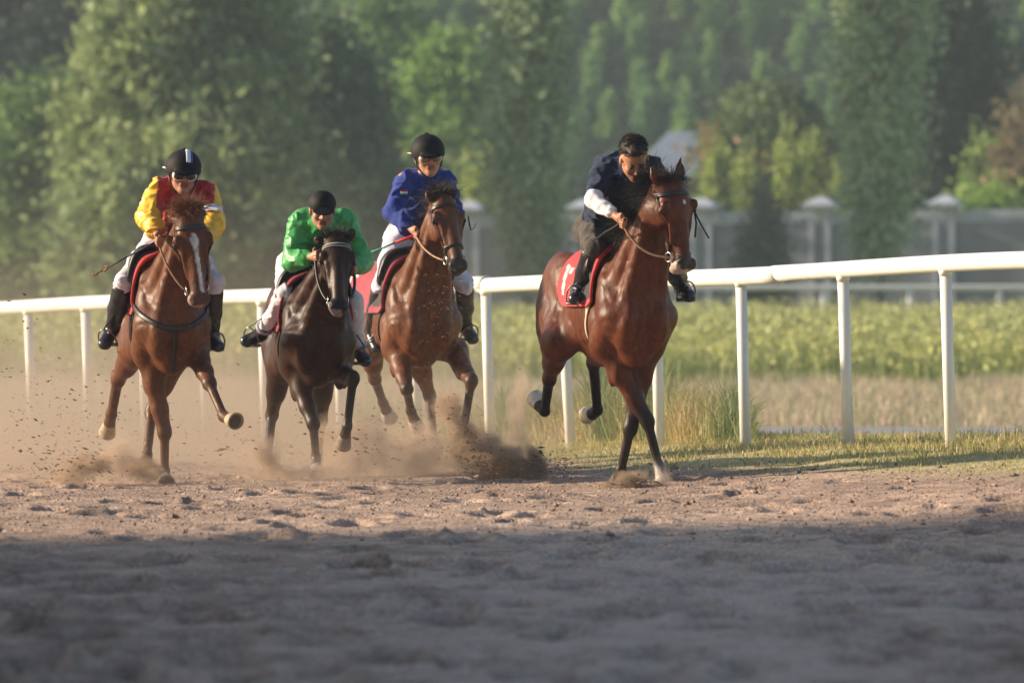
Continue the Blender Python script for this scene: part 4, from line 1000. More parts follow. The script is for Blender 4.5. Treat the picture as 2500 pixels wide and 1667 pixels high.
# ------------------------------------------------------------ riders
def build_rider(sp, H):
    root = empty('person', (H.X0, H.Y0, H.z0), sp['label'], 'person')
    J = {n: relP(*sp[n], H) for n in ('head', 'neck', 'shr', 'shl', 'hipr', 'hipl')}
    for s in 'rl':
        J['el'+s] = sw(J['sh'+s], sp['el'+s], .30, H, 'upper arm'); J['wr'+s] = sw(J['el'+s], sp['wr'+s], .25, H, 'forearm')
        J['kn'+s] = sw(J['hip'+s], sp['kn'+s], .43, H, 'thigh'); J['an'+s] = sw(J['kn'+s], sp['an'+s], .40, H, 'shin')
        J['to'+s] = sw(J['an'+s], sp['to'+s], .17, H, 'foot')
    hip = (J['hipr']+J['hipl'])/2; shm = (J['shr']+J['shl'])/2; neck = J['neck']
    lat = unit(J['shl']-J['shr']); spine = unit(neck-hip); fwd = unit(np.cross(lat, spine)); fwd = fwd*np.sign(fwd.dot(H.F)) if abs(fwd.dot(H.F)) > .05 else fwd
    y, p_, ro = [R(v) for v in sp['look']]
    f = np.array([math.sin(y)*math.cos(p_), -math.cos(y)*math.cos(p_), -math.sin(p_)]); l0 = np.array([math.cos(y), math.sin(y), 0]); u0 = np.cross(l0, f)*-1
    u0 = u0*np.sign(u0[2]+1e-6) if p_ < R(80) else u0
    l = l0*math.cos(ro)+u0*math.sin(ro); u = u0*math.cos(ro)-l0*math.sin(ro)
    hd = J['head']; hk = sp.get('hs', 1.0); h = lambda a, b, c: hd+(l*a+f*b+u*c)*hk; hax = [l, f, u]; E = lambda *v: np.array(v)*hk
    pal = {0: sp['skin'], 1: np.array(sp['skin'])*[.62, .40, .38], 2: (0.012, 0.009, 0.008), 3: np.array(sp['skin'])*.72}
    S = Solid()
    S.ell(h(0, -.012, .030), E(.076, .094, .083), hax, k=.03); S.ell(h(0, .030, -.040), E(.060, .062, .080), hax, k=.03)
    S.cone(h(-.045, .01, -.065), h(0, .070, -.100), .024*hk, .022*hk, k=.03); S.cone(h(.045, .01, -.065), h(0, .070, -.100), .024*hk, .022*hk, k=.03)
    S.ell(h(0, .074, -.100), E(.024, .022, .019), hax, k=.02)
    S.cone(h(0, .090, .010), h(0, .113, -.032), .009*hk, .0125*hk, k=.014); S.cone(h(-.014, .098, -.036), h(.014, .098, -.036), .010*hk, .010*hk, k=.012)
    for s in (-1, 1):
        S.ell(h(s*.040, .064, -.030), E(.024, .024, .024), hax, k=.02); S.ell(h(s*.081, -.004, -.008), E(.010, .022, .032), hax, k=.012)
        S.ell(h(s*.032, .098, .006), E(.016, .014, .011), hax, k=.012, sub=True, col=3); S.ell(h(s*.032, .078, .006), E(.0125, .0125, .0105), hax, k=.003, col=2)
        S.cone(h(s*.018, .094, .028), h(s*.048, .084, .027), .0048*hk, .0040*hk, k=.006, col=2)
    S.cone(h(-.020, .092, -.064), h(.020, .092, -.064), .0075*hk, .0075*hk, k=.006, col=1); S.cone(h(-.016, .088, -.074), h(.016, .088, -.074), .008*hk, .008*hk, k=.006, col=1)
    S.cone(neck-spine*.02, h(0, -.025, -.06), .062, .054, k=.03)
    body_start = len(S.p)
    ct = neck*.55+hip*.45
    S.cone(hip+spine*.02, ct, .118, .135, k=.06, flat=(fwd, .72)); S.cone(ct, neck-spine*.10, .140, .130, k=.05, flat=(fwd, .75))
    S.cone(J['shr'], J['shl'], .058, .058, k=.06); S.cone(J['hipr'], J['hipl'], .10, .10, k=.05)
    for s in 'rl':
        S.cone(J['sh'+s], J['el'+s], .050, .038, k=.03); S.cone(J['el'+s], J['wr'+s], .040, .026, k=.02)
        S.cone(J['hip'+s], J['kn'+s], .075, .048, k=.04); S.cone(J['kn'+s], J['an'+s], .046, .028, k=.03); S.cone(J['an'+s], J['to'+s], .024, .020, k=.02)
        # hand closed round the rein
        el, wr = J['el'+s], J['wr'+s]; hdr = unit(unit(wr-el)+H.F*.25-H.U*.1); sg = 1 if s == 'r' else -1
        nn = unit(H.L*(-sg)*1.0-hdr*(H.L*(-sg)).dot(hdr)) ; up = unit(np.cross(hdr, nn)); up = up*np.sign(up[2]+1e-9); bk = -nn
        pm = wr+hdr*.050; S.cone(wr, wr+hdr*.02, .026, .028, k=.01); S.ell(pm, (.044, .040, .017), [hdr, up, nn], k=.014)
        for i, o in enumerate((.030, .010, -.010, -.028)):
            r_ = (.0098, .0102, .0098, .0086)[i]; ln = (.040, .044, .041, .034)[i]
            k1 = wr+hdr*.088+up*o+bk*.003; k2 = k1+unit(hdr*.45+nn*.9)*ln*.85; k3 = k2+unit(-hdr*.95+nn*.25)*ln*.62; k4 = k3+unit(-hdr*.3-nn*.9)*ln*.35
            S.cone(k1, k2, r_, r_*.93, k=.006); S.cone(k2, k3, r_*.93, r_*.85, k=.004); S.cone(k3, k4, r_*.85, r_*.75, k=.004)
        t0 = wr+hdr*.030+up*.032+nn*.006; t1 = t0+unit(hdr*.75+up*.45+nn*.35)*.036; t2 = t1+unit(hdr*.7+nn*.7-up*.25)*.028
        S.cone(t0, t1, .0135, .0112, k=.01); S.cone(t1, t2, .011, .009, k=.005)
        J['hd'+s] = pm+nn*.018+hdr*.02
    V, Q = S.grow(.0068); V = smooth_mesh(V, Q, 1, .25); C = S.colours(V, pal, .003)
    C = C*(1+.25*noise3(V, 25, 4)[:, None]); mesh_np('body', V, Q, M_skin, root, True, np.clip(C, .005, 1))
    # shirt
    T = Solid(); ww = sp.get('bulk', 1.0); pl = {0: sp['shirt'], 1: sp.get('sleeve', sp['shirt']), 2: sp.get('cuff', sp.get('sleeve', sp['shirt'])), 3: sp.get('side', sp['shirt'])}
    T.cone(hip+spine*.06, ct, .138*ww, .150*ww, k=.05, flat=(fwd, .78)); T.cone(ct, neck-spine*.10, .155*ww, .145, k=.05, flat=(fwd, .78))
    T.cone(J['shr']*.85+neck*.15, J['shl']*.85+neck*.15, .072, .072, k=.06); T.cone(neck-spine*.06, neck+(h(0, -.02, -.07)-neck)*.35, .085, .066, k=.03)
    for s in 'rl':
        sh, el, wr = J['sh'+s], J['el'+s], J['wr'+s]; sl = sp.get('slv', 1.0); cu = el*.16+wr*.84
        if sp.get('short'):
            T.cone(sh, sh*.30+el*.70, .070, .066, k=.03, col=0)
        else:
            T.cone(sh*.9+el*.1, el, .066*sl, .060*sl, k=.03, col=1); T.cone(el, el*.35+wr*.65, .060*sl, .050*sl, k=.02, col=1); T.cone(el*.35+wr*.65, cu, .046*sl, .034, k=.015, col=2)
    amp = sp.get('fold', .010)
    def folds(X):
        Y = X+.05*np.stack([noise3(X, 7, 5), noise3(X, 7, 6), noise3(X, 7, 7)], -1)
        return amp*1.5*(np.minimum(.5, np.abs(noise3(Y*[1, 1, 1.5], 11, 8))*2.6)*2-.7)+amp*.7*(np.abs(noise3(Y*[1, 1, 1.8], 24, 9))*2-.4)
    if sp.get('hump'): T.ell(ct*.35+neck*.65-fwd*sp['hump'][0], sp['hump'][1], [lat, fwd, spine], k=.06)
    J['shirt'] = T; J['fwd'] = fwd; J['lat'] = lat; J['spine'] = spine
    V, Q = T.grow(.0075, noise=folds); V = smooth_mesh(V, Q, 1, .3); C = T.colours(V, pl, .0025)
    if sp.get('band'):
        bp_ = J['ell']*.75+J['shl']*.25; bd = unit(J['ell']-J['shl'])
    if sp.get('sleeveline'):
        C[:] = sp['shirt']; shm_ = (J['shr']+J['shl'])/2
        for s, sg in (('r', -1), ('l', 1)):
            seg = lambda a, b_: Solid.dist(dict(t='c', a=a, b=b_, r1=0, r2=0, flat=None), V)
            latc = (V-shm_)@lat*sg; sl_ = (J['sh'+s]-shm_)@lat*sg
            C[(seg(J['el'+s], J['wr'+s]) < .085) | ((seg(J['sh'+s], J['el'+s]) < .12) & (latc > sl_+(.030 if s == 'r' else .055)) & ((V-J['sh'+s])@unit(J['el'+s]-J['sh'+s]) > -.01))] = sp['sleeve']
        if sp.get('band'): C[(np.abs((V-bp_)@bd) < .035) & (np.linalg.norm(V-bp_, axis=1) < .12)] = (.75, .75, .8)
    mesh_np('shirt', V, Q, sp.get('smat', M_silk), root, True, C)
    if sp.get('short'):
        for s in 'rl':
            T = Solid(); sh, el, wr = J['sh'+s], J['el'+s], J['wr'+s]; T.cone(sh*.42+el*.58, el, .056, .054, k=.02); T.cone(el, el*.30+wr*.70, .054, .042, k=.02)
            V, Q = T.grow(.0075, noise=lambda X: folds(X)*.6); mesh_np('undershirt_sleeve', V, Q, M_cotton, root, True, np.tile((.80, .80, .82), (len(V), 1)))
    # breeches
    T = Solid(); lk = sp.get('pull', .52)
    T.cone(J['hipr'], J['hipl'], .118, .118, k=.05); T.ell(hip-fwd*.03+spine*.03, (.150, .115, .13), [lat, fwd, spine], k=.05); T.cone(hip, hip+spine*.13, .125, .125, k=.05, flat=(fwd, .8))
    for s in 'rl':
        hp, kn, an = J['hip'+s], J['kn'+s], J['an'+s]; e = kn*(1-lk)+an*lk
        T.cone(hp, hp*.45+kn*.55, .102, .086, k=.05); T.cone(hp*.45+kn*.55, kn, .082, .062, k=.03); T.cone(kn, e, .063, .052 if lk < .8 else .044, k=.03)
    V, Q = T.grow(.0085, noise=lambda X: folds(X)*.8); V = smooth_mesh(V, Q, 1, .3); C = np.tile(np.array(sp['pants']), (len(V), 1))
    mesh_np('breeches', V, Q, sp.get('pmat', M_cotton), root, True, C)
    # boots
    for s in 'rl':
        kn, an, to = J['kn'+s], J['an'+s], J['to'+s]; T = Solid(); fd = unit(to-an); sh_ = unit(an-kn); heel = an-fd*.035+sh_*.045
        ft = unit(fd-sh_*fd.dot(sh_)*.0)
        if not sp.get('shoe'):
            T.cone(kn*.82+an*.18, kn*.4+an*.6, .068, .063, k=.02); T.cone(kn*.4+an*.6, an, .062, .048, k=.02)
        else: T.cone(an-sh_*.03, an, .042, .042, k=.02)
        T.cone(heel, an+sh_*.02, .038, .046, k=.03); T.cone(an+sh_*.035, to, .048, .043, k=.02, flat=(sh_, .8)); T.cone(heel+sh_*.012, to+sh_*.015, .037, .042, k=.012, flat=(sh_, .45))
        V, Q = T.grow(.007, noise=lambda X: .005*noise3(X, 24, 3)+.003*noise3(X, 50, 4)); V = smooth_mesh(V, Q, 1, .3); o = mesh_np('boot' if not sp.get('shoe') else 'shoe', V, Q, M_boot, root)
        if sp.get('shoe'):
            m = MB(); c = an-sh_*.035; a_ = unit(np.cross(sh_, H.L)); b_ = np.cross(sh_, a_)
            m.tube([c+(a_*math.cos(t)+b_*math.sin(t))*.050 for t in np.linspace(0, 2*math.pi, 20)], .012, 8, cap=False, col=(.42, .42, .50)); m.build('sock', M_cotton, root)
        stirrup(H.saddle, to*.62+an*.38+sh_*.02, fd, np.cross(fd, H.U), H.loc(-.22, (.20 if s == 'l' else -.20), 1.36), H)
    # headgear
    kind = sp['hat']
    if kind == 'helmet':
        T = Solid(); T.ell(h(0, -.008, .036), E(.112, .132, .112), hax, k=.02)
        T.ell(h(0, .125, .012), E(.075, .035, .012), [l, unit(f-u*.35), unit(u+f*.35)], k=.02); T.ell(h(0, -.005, .150), E(.012, .012, .008), hax, k=.006)
        V, Q = T.grow(.006, cuts=[(h(0, 0, .000), -unit(u+f*.10))]); o = mesh_np('helmet', V, Q, M_velvet, root)
        m = MB()
        for s in (-1, 1): m.tube([h(s*.088, .01, -.005), h(s*.078, .018, -.06), h(s*.045, .045, -.108), h(0, .066, -.126)], .007, 6)
        m.build('chin_strap', M_leather, o)
        if sp.get('stripe'):
            T2 = Solid(); T2.ell(h(0, -.008, .036), E(.112, .132, .112), hax, k=.02)
            us = np.linspace(18, 80, 14); pts = [h(.0, 0, .036)+(f*math.cos(R(t))+u*math.sin(R(t)))*.3 for t in us]; inw = [-(f*math.cos(R(t))+u*math.sin(R(t))) for t in us]
            for off, wd, colr, nm in ((.018, .030, (.62, .66, .74), 'white_stripe'), (.040, .013, (.03, .07, .38), 'blue_stripe')):
                strap(nm, T2, [p+l*off for p in pts], inw, wd, l, M_cloth, o, off=.002, thick=.003, nw=4, cols=np.tile(np.array(colr), (14, 4, 1)))
        if sp.get('goggles'):
            g = sp['goggles']; T = Solid()
            for s in (-1, 1): T.ell(h(s*.036, .086, -.010), E(.041, .024, .034), hax, k=.012)
            V, Q = T.grow(.005); fo = mesh_np('goggles', V, Q, mat('goggle_frame', g[0], 0.4), root)
            for s in (-1, 1):
                T = Solid(); T.ell(h(s*.037, .097, -.010), E(.032, .020, .026), hax); V, Q = T.grow(.004); mesh_np('lens', V, Q, mat('lens', g[1], 0.1, spec=.8), fo)
            m = MB(); m.tube([h(-.075, .06, .01), h(-.108, 0, .03), h(-.115, -.06, .03)], .010, 6, flat=.5); m.tube([h(.075, .06, .01), h(.108, 0, .03), h(.115, -.06, .03)], .010, 6, flat=.5); m.build('goggle_strap', mat('elastic', g[0], .7), fo)
    elif kind == 'cap':
        T = Solid(); T.ell(h(0, -.008, .040), E(.093, .112, .088), hax, k=.02); V, Q = T.grow(.006, noise=lambda X: .003*noise3(X, 20, 2), cuts=[(h(0, 0, .012), -u)]); o = mesh_np('cap', V, Q, M_velvet, root)
        T = Solid(); T.ell(h(0, .122, .026), E(.076, .062, .007), [l, unit(f-u*.40), unit(u+f*.40)], k=.01); V, Q = T.grow(.0045); mesh_np('bill', V, Q, M_velvet, o)
        T = Solid(); T.ell(h(0, -.028, .004), E(.080, .082, .045), hax); V, Q = T.grow(.006, noise=lambda X: .003*noise3(X, 60, 2)); mesh_np('hair', V, Q, M_hairh, root, cols=np.tile((.02, .015, .012), (len(V), 1)))
    else:
        T = Solid(); T.ell(h(0, -.036, .060), E(.084, .088, .078), hax, k=.02); T.ell(h(0, -.062, -.005), E(.070, .050, .06), hax, k=.02); T.ell(h(0, .036, .104), E(.054, .048, .028), hax, k=.03)
        V, Q = T.grow(.0055, noise=lambda X: .008*noise3(X, 60, 2)+.006*noise3(X, 28, 3)); o = mesh_np('hair', V, Q, M_hairh, root, cols=np.array((.022, .016, .013))*(1+.8*noise3(V, 40, 5)[:, None]))
        r = np.random.default_rng(4); n = 900; d = r.normal(size=(n, 3)); d[:, 2] = np.abs(d[:, 2]); d = np.array([unit(v) for v in d]); rt = np.array([h(*(np.array([0, -.030, .060])+v*[.084, .094, .080])) for v in d]); dd = np.array([l*v[0]+f*v[1]+u*v[2] for v in d])
        hairs('hair_strands', rt, dd*.5+f*.6+u*.5, .018, M_hairh, o, (.022, .016, .013), n_seg=3, w=.0022, curl=.5, seed=5)
    J['root'] = root
    return root, J

def rein(J, H, sides, material, sag=.05, width=.017):
    for i, s in sides:
        a = H.bits[i]; b = J['hd'+s]; t = np.linspace(0, 1, 12)[:, None]; p = a*(1-t)+b*t-H.U*sag*(4*t*(1-t)); p += H.L*(-.02 if s == 'r' else .02)*(4*t*(1-t))
        m = MB(); m.tube(p, width*.62, 6, flat=.6); o = m.build('rein', material, H.root)

def whip(label, J, H, end, segs, flap=None):
    a = J['hdr']; b = relP(*end, H); root = empty('whip', tuple(np.array([H.X0, H.Y0, H.z0])+a), label, 'whip'); v = b-a; a2 = -v*.12
    ts = [s_[0] for s_ in segs]+[1.0]; names = ['handle', 'shaft', 'tip']
    for i, (t, rd_, c) in enumerate(segs):
        p0 = v*t if i else a2; p1 = v*ts[i+1]; m = MB(); m.tube([p0, (p0+p1)/2-H.U*.004, p1], rd_, 8, col=c); m.build(names[i], M_hairh, root)
    if flap:
        d = unit(v); m = MB(); m.tube([v*.97, v*1.0-H.U*.008, v*1.04-H.U*.004, v*1.06+H.U*.012], [.010, .014, .015, .010], 8, col=flap, flat=.5); m.build('flap', M_hairh, root)
        m = MB(); m.tube([v*.86+H.U*.012, v*.80+H.U*.0, v*.88-H.U*.012], .009, 6, col=flap); m.build('tassel', M_hairh, root)
def strap_ends(H, pts, rad):
    m = MB(); m.tube([relP(*p, H) for p in pts], rad, 6, flat=.5); o = m.build('loose_strap', M_leather, H.root)
ALL = {}
dark = (0.022, 0.017, 0.015)
if 'creatures' not in SKIP:
  # ---- leftmost horse: chestnut with blaze
  H = horse_frame(412, 69.0, 8, 1.0, -.06)
  build_horse(dict(H=H, seed=1, wide=.86, label='chestnut horse with a white blaze and wind blown mane, leftmost of the four', coat=(.112, .038, .014), leg=(.085, .034, .016), muz=(.10, .05, .04), mane=(.20, .080, .040), nose=(.30, .20, .17),
    poll=(462, 522, .60), muzzle=(487, 752), hyaw=12, ears=((.45, -1.0, .35, .12), (.45, -1.0, .35, .12)), blow=(.8, -.25, .6), fl=(1.0, -.1, -.25, .80), nfore=900, mlen=.62, nmane=1100,
    marks=[(.125, .165, (.000, .000), (.006, .026)), (.16, .22, (.0, .004), (.027, .012)), (.21, .50, (.004, .018), (.012, .010))],
    hoof=(.36, .27, .17), breast=True,
    rf=dict(kn=(402, 1056, 1), ft=(402, 1150, -1), hf=(406, 1181, 1)), lf=dict(elp=(474, 848, .02), kn=(511, 935, 1), ft=(545, 1014, 1), hf=(574, 1032, 1)),
    rh=dict(hk=(288, 928, -1), ft=(273, 1012, -1), hf=(262, 1052, -1)), lh=dict(hk=(371, 1003, -1), ft=(358, 1115, 1), hf=(356, 1150, 1))))
  H.saddle = build_saddle(dict(label='black racing saddle with a red cloth on the chestnut horse with the blaze', cloth=(.55, .035, .030), edge=(.55, .035, .030), girth=(.03, .03, .03)), H)
  rd, J = build_rider(dict(label='rider in a red and yellow silk jacket, white breeches, goggles and striped helmet', look=(8, 3, -3), hs=1.08, head=(447, 424, .12), neck=(446, 466, .03), shr=(394, 458, .0), shl=(502, 470, .02),
    hipr=(388, 600, -.42), hipl=(450, 603, -.42), elr=(362, 530, 1), wrr=(386, 574, 1), ell=(520, 545, 1), wrl=(498, 590, 1), knr=(303, 686, 1), knl=(522, 690, 1), anr=(275, 798, -1), anl=(517, 812, -1), tor=(256, 838, 1), tol=(533, 845, 1),
    skin=(.38, .18, .11), shirt=(.42, .018, .012), sleeve=(.78, .46, .03), cuff=(.78, .46, .03), slv=1.25, pants=(.62, .58, .64), pull=.14, hat='helmet', stripe=True, goggles=((.72, .68, .60), (.03, .02, .02)), fold=.012, smat=M_silk, sleeveline=.16, band=(541, 512, .1)), H)
  rein(J, H, ((0, 'r'), (1, 'l')), M_tan, .02)
  whip('brown crop with a leather flap held by the rider in red and yellow', J, H, (236, 667, .30), [(0, .006, (.02, .02, .05)), (.5, .005, (.05, .02, .02)), (.86, .005, (.10, .04, .02))], flap=(.30, .13, .07))
  # ---- second horse: dark bay
  H = horse_frame(769, 70.5, 8, .95, -.125)
  build_horse(dict(H=H, seed=2, wide=.93, label='dark brown horse with a white edged browband carrying the rider in green', coat=(.038, .014, .007), leg=(.022, .014, .012), muz=(.012, .010, .010), mane=(.014, .011, .010), nose=(.34, .28, .27),
    poll=(822, 580, .60), muzzle=(826, 767), hyaw=4, ears=((.35, -.2, 1.0, .11), (1.0, -.1, .45, .15)), blow=(.5, .2, .9), fl=(.3, .3, .1, .6), mlen=.55, nfore=260,
    hoof=(.20, .15, .12), brow=[(.72, .70, .66), (.04, .04, .04), (.04, .04, .04), (.04, .04, .04), (.72, .70, .66)], noseband=None,
    rf=dict(kn=(765, 1034, 1), ft=(771, 1115, -1), hf=(774, 1160, 1), hc=(.30, .28, .27)), lf=dict(kn=(862, 924, 1), ft=(848, 1040, -1), hf=(838, 1083, -1)),
    rh=dict(hk=(664, 1012, -1), ft=(653, 1118, 1), hf=(650, 1158, 1)), lh=dict(hk=(784, 1025, -1), ft=(776, 1110, 1), hf=(775, 1150, 1))))
  H.saddle = build_saddle(dict(label='small saddle with a crimson cloth under the rider in green', cloth=(.30, .025, .045), edge=(.30, .025, .045), girth=(.16, .15, .11)), H)
  rd, J = build_rider(dict(label='crouching rider in a bright green jacket and black peaked cap', look=(4, 14, 0), head=(787, 512, .30), neck=(784, 548, .20), shr=(735, 532, .12), shl=(838, 532, .12), hs=1.0,
    hipr=(716, 655, -.42), hipl=(772, 655, -.42), elr=(714, 636, 1), wrr=(764, 626, 1), ell=(884, 640, 1), wrl=(862, 655, 1), knr=(697, 716, 1), knl=(864, 738, 1), anr=(640, 810, -1), anl=(874, 848, -1), tor=(602, 832, 1), tol=(892, 880, 1),
    skin=(.42, .21, .14), shirt=(.045, .33, .08), slv=1.2, bulk=1.15, pants=(.64, .62, .68), pull=.88, hat='cap', shoe=True, fold=.009), H)
  rein(J, H, ((0, 'r'), (1, 'l')), M_leather, .03)
  # ---- third horse: bay, head turned out
  H = horse_frame(1019, 73.5, 15, .98, -.05)
  build_horse(dict(H=H, seed=3, label='light bay horse with upturned head and grey forelock carrying the rider in blue', coat=(.125, .044, .018), leg=(.045, .025, .018), muz=(.035, .028, .028), mane=(.045, .036, .032), wide=.96,
    poll=(1082, 482, .60), muzzle=(1120, 668), hyaw=24, ears=((.9, .3, .6, .10), (1.05, -.1, .25, .14)), blow=(.6, .1, .8), fl=(1.1, -.2, -.15, .85), mlen=.7, nfore=420,
    hoof=(.45, .38, .32), noseband=.40,
    rf=dict(kn=(993, 950, 1), ft=(1004, 1004, -1), hf=(1016, 1040, -1)), lf=dict(elp=(1112, 872, .02), kn=(1151, 930, 1), ft=(1130, 1058, -1), hf=(1113, 1104, 1)),
    rh=dict(hk=(915, 925, -1), ft=(936, 984, -1), hf=(949, 1017, -1)), lh=dict(hk=(1049, 965, -1), ft=(1056, 1060, 1), hf=(1062, 1104, 1))))
  H.saddle = build_saddle(dict(label='saddle with crimson cloth and a white marked rump rug under the rider in blue', cloth=(.30, .03, .05), edge=(.30, .03, .05), girth=(.03, .03, .03),
     rug=[(.70, .80, .30, .62, (.7, .68, .66), -1, .0), (.58, .70, .44, .62, (.7, .68, .66), -1, 0), (.52, .60, .30, .80, (.7, .68, .66), -1, 0)]), H)
  rd, J = build_rider(dict(label='upright rider in a royal blue top and plain black helmet', look=(10, 2, 4), head=(1045, 383, .08), neck=(1043, 436, .0), shr=(990, 440, -.02), shl=(1088, 440, -.02), hs=1.09,
    hipr=(978, 584, -.42), hipl=(1034, 584, -.42), elr=(958, 518, 1), wrr=(1008, 560, 1), ell=(1108, 520, 1), wrl=(1080, 572, 1), knr=(932, 696, 1), knl=(1134, 694, 1), anr=(908, 800, -1), anl=(1135, 790, -1), tor=(921, 848, 1), tol=(1154, 826, 1),
    skin=(.44, .22, .14), shirt=(.026, .048, .24), slv=1.05, pants=(.62, .60, .70), pull=.14, hat='helmet', goggles=((.55, .45, .36), (.22, .13, .09)), fold=.010, smat=M_cotton), H)
  rein(J, H, ((0, 'r'), (1, 'l')), M_tan, .03)
  whip('thin whip with a red handle and green shaft held by the rider in blue', J, H, (897, 619, .30), [(0, .011, (.60, .03, .03)), (.42, .0065, (.03, .42, .30)), (.95, .009, (.65, .05, .03))])
  T = J['shirt']; c0 = relP(1003, 470, .3, H)
  pr = J['root']; fl_ = bpy.data.objects.new('flag_patch', None); COL.objects.link(fl_); fl_.parent = pr
  for nm, dz_, colr in (('red_band', .0115, (.50, .02, .03)), ('white_band', .0, (.75, .75, .75)), ('green_band', -.0115, (.03, .25, .08))):
      xs_ = np.linspace(-.028, .028, 9); strap(nm, T, [c0+H.L*x+H.U*dz_ for x in xs_], [-H.F]*9, .0115, H.U, M_cloth, fl_, off=.004, thick=.003, nw=3, cols=np.tile(np.array(colr), (9, 3, 1)), soft=0)
  strap_ends(H, [(1143, 528, .62), (1146, 548, .62), (1150, 562, .62), (1159, 556, .62), (1161, 546, .62)], .006)
  # ---- leading horse: bay, black legs
  H = horse_frame(1532, 67.6, 18, 1.0, .0)
  build_horse(dict(H=H, seed=4, wide=.90, label='rich bay leading horse with black legs and a small white star, rightmost of the four', coat=(.102, .028, .010), leg=(.020, .014, .013), muz=(.05, .035, .03), mane=(.012, .010, .010), nose=(.48, .38, .32),
    poll=(1640, 442, .62), muzzle=(1669, 668), hyaw=42, ears=((.9, .1, .5, .15), (1.0, .0, .25, .19)), blow=(.10, -1.0, .25), fl=(.5, .0, .6, .6), mlen=1.15, nfore=300, nmane=2400, hg=(1.36, 1.48), dusty=.03,
    marks=[(.135, .158, (.006, .006), (.007, .009))], hoof=(.34, .26, .2),
    rf=dict(kn=(1580, 1026, 1), ft=(1609, 1138, -1), hf=(1620, 1190, 1), sock=True, hc=(.60, .58, .55)), lf=dict(kn=(1539, 1046, 1), ft=(1516, 1148, -1), hf=(1506, 1174, -1), hc=(.06, .05, .05)),
    rh=dict(st=(1362, 838, -.72), hk=(1341, 925, -1), ft=(1330, 1004, -1), hf=(1307, 978, -1), hc=(.72, .64, .52)), lh=dict(hk=(1449, 885, -1), ft=(1459, 1002, -1), hf=(1434, 1018, -1), hc=(.75, .66, .48))))
  H.saddle = build_saddle(dict(label='black saddle with a red cloth marked with a white figure on the leading bay horse', cloth=(.62, .03, .035), edge=(.62, .03, .035), girth=(.62, .50, .34), a=(-.70, .03),
     marks=[(.09, .15, .42, .84, (.70, .66, .62), -1, -.16), (.15, .21, .42, .50, (.70, .66, .62), -1, -.16)]), H)
  rd, J = build_rider(dict(label='bareheaded rider with short dark hair bent low in a navy shirt with white sleeves', look=(14, 42, 8), hs=1.06, head=(1548, 388, .34), neck=(1527, 412, .14), shr=(1476, 408, .06), shl=(1592, 408, .10),
    hipr=(1446, 560, -.42), hipl=(1500, 566, -.42), elr=(1449, 490, 1), wrr=(1508, 530, 1), ell=(1612, 480, -1), wrl=(1612, 545, -1), knr=(1450, 604, 1), knl=(1640, 640, 1), anr=(1414, 706, -1), anl=(1663, 700, -1), tor=(1404, 728, 1), tol=(1682, 722, 1),
    skin=(.42, .20, .12), shirt=(.016, .028, .060), short=True, pants=(.075, .062, .054), pull=.05, hat='hair', fold=.011, bulk=1.15, hump=(.03, (.19, .13, .17)), smat=M_cotton), H)
  rein(J, H, ((0, 'r'), (1, 'l')), M_tan, .06, .022)
  whip('short black stick held under the arm of the bareheaded rider', J, H, (1446, 588, .05), [(0, .008, (.012, .012, .012)), (.6, .006, (.012, .012, .012))])
  strap_ends(H, [(1694, 512, .60), (1702, 530, .64), (1716, 556, .66), (1731, 582, .66)], .007); strap_ends(H, [(1696, 520, .60), (1700, 545, .60), (1697, 580, .60)], .006)

# ------------------------------------------------------------ dust in the air, kicked dirt, haze
def vol_mat(name, color, dens, expr):
    m = bpy.data.materials.new(name); m.use_nodes = True; n = m.node_tree; n.nodes.clear(); L = n.links.new
    out = n.nodes.new('ShaderNodeOutputMaterial'); pv = n.nodes.new('ShaderNodeVolumePrincipled')
    pv.inputs['Color'].default_value = (*color, 1); pv.inputs['Density'].default_value = dens; pv.inputs['Anisotropy'].default_value = 0.0
    L(pv.outputs['Volume'], out.inputs['Volume'])
    if expr: expr(n, L, pv.inputs['Density'])
    return m
def math_node(n, L, op, a, b=None):
    x = n.nodes.new('ShaderNodeMath'); x.operation = op
    for i, v in enumerate((a, b)):
        if v is None: continue
        if isinstance(v, (int, float)): x.inputs[i].default_value = v
        else: L(v, x.inputs[i])
    return x.outputs[0]
def box_obj(name, lo, hi, material, label=None):
    b = MB(); b.box(lo, hi); o = b.build(name, material, None, False); tag(o, label, kind='stuff'); return o
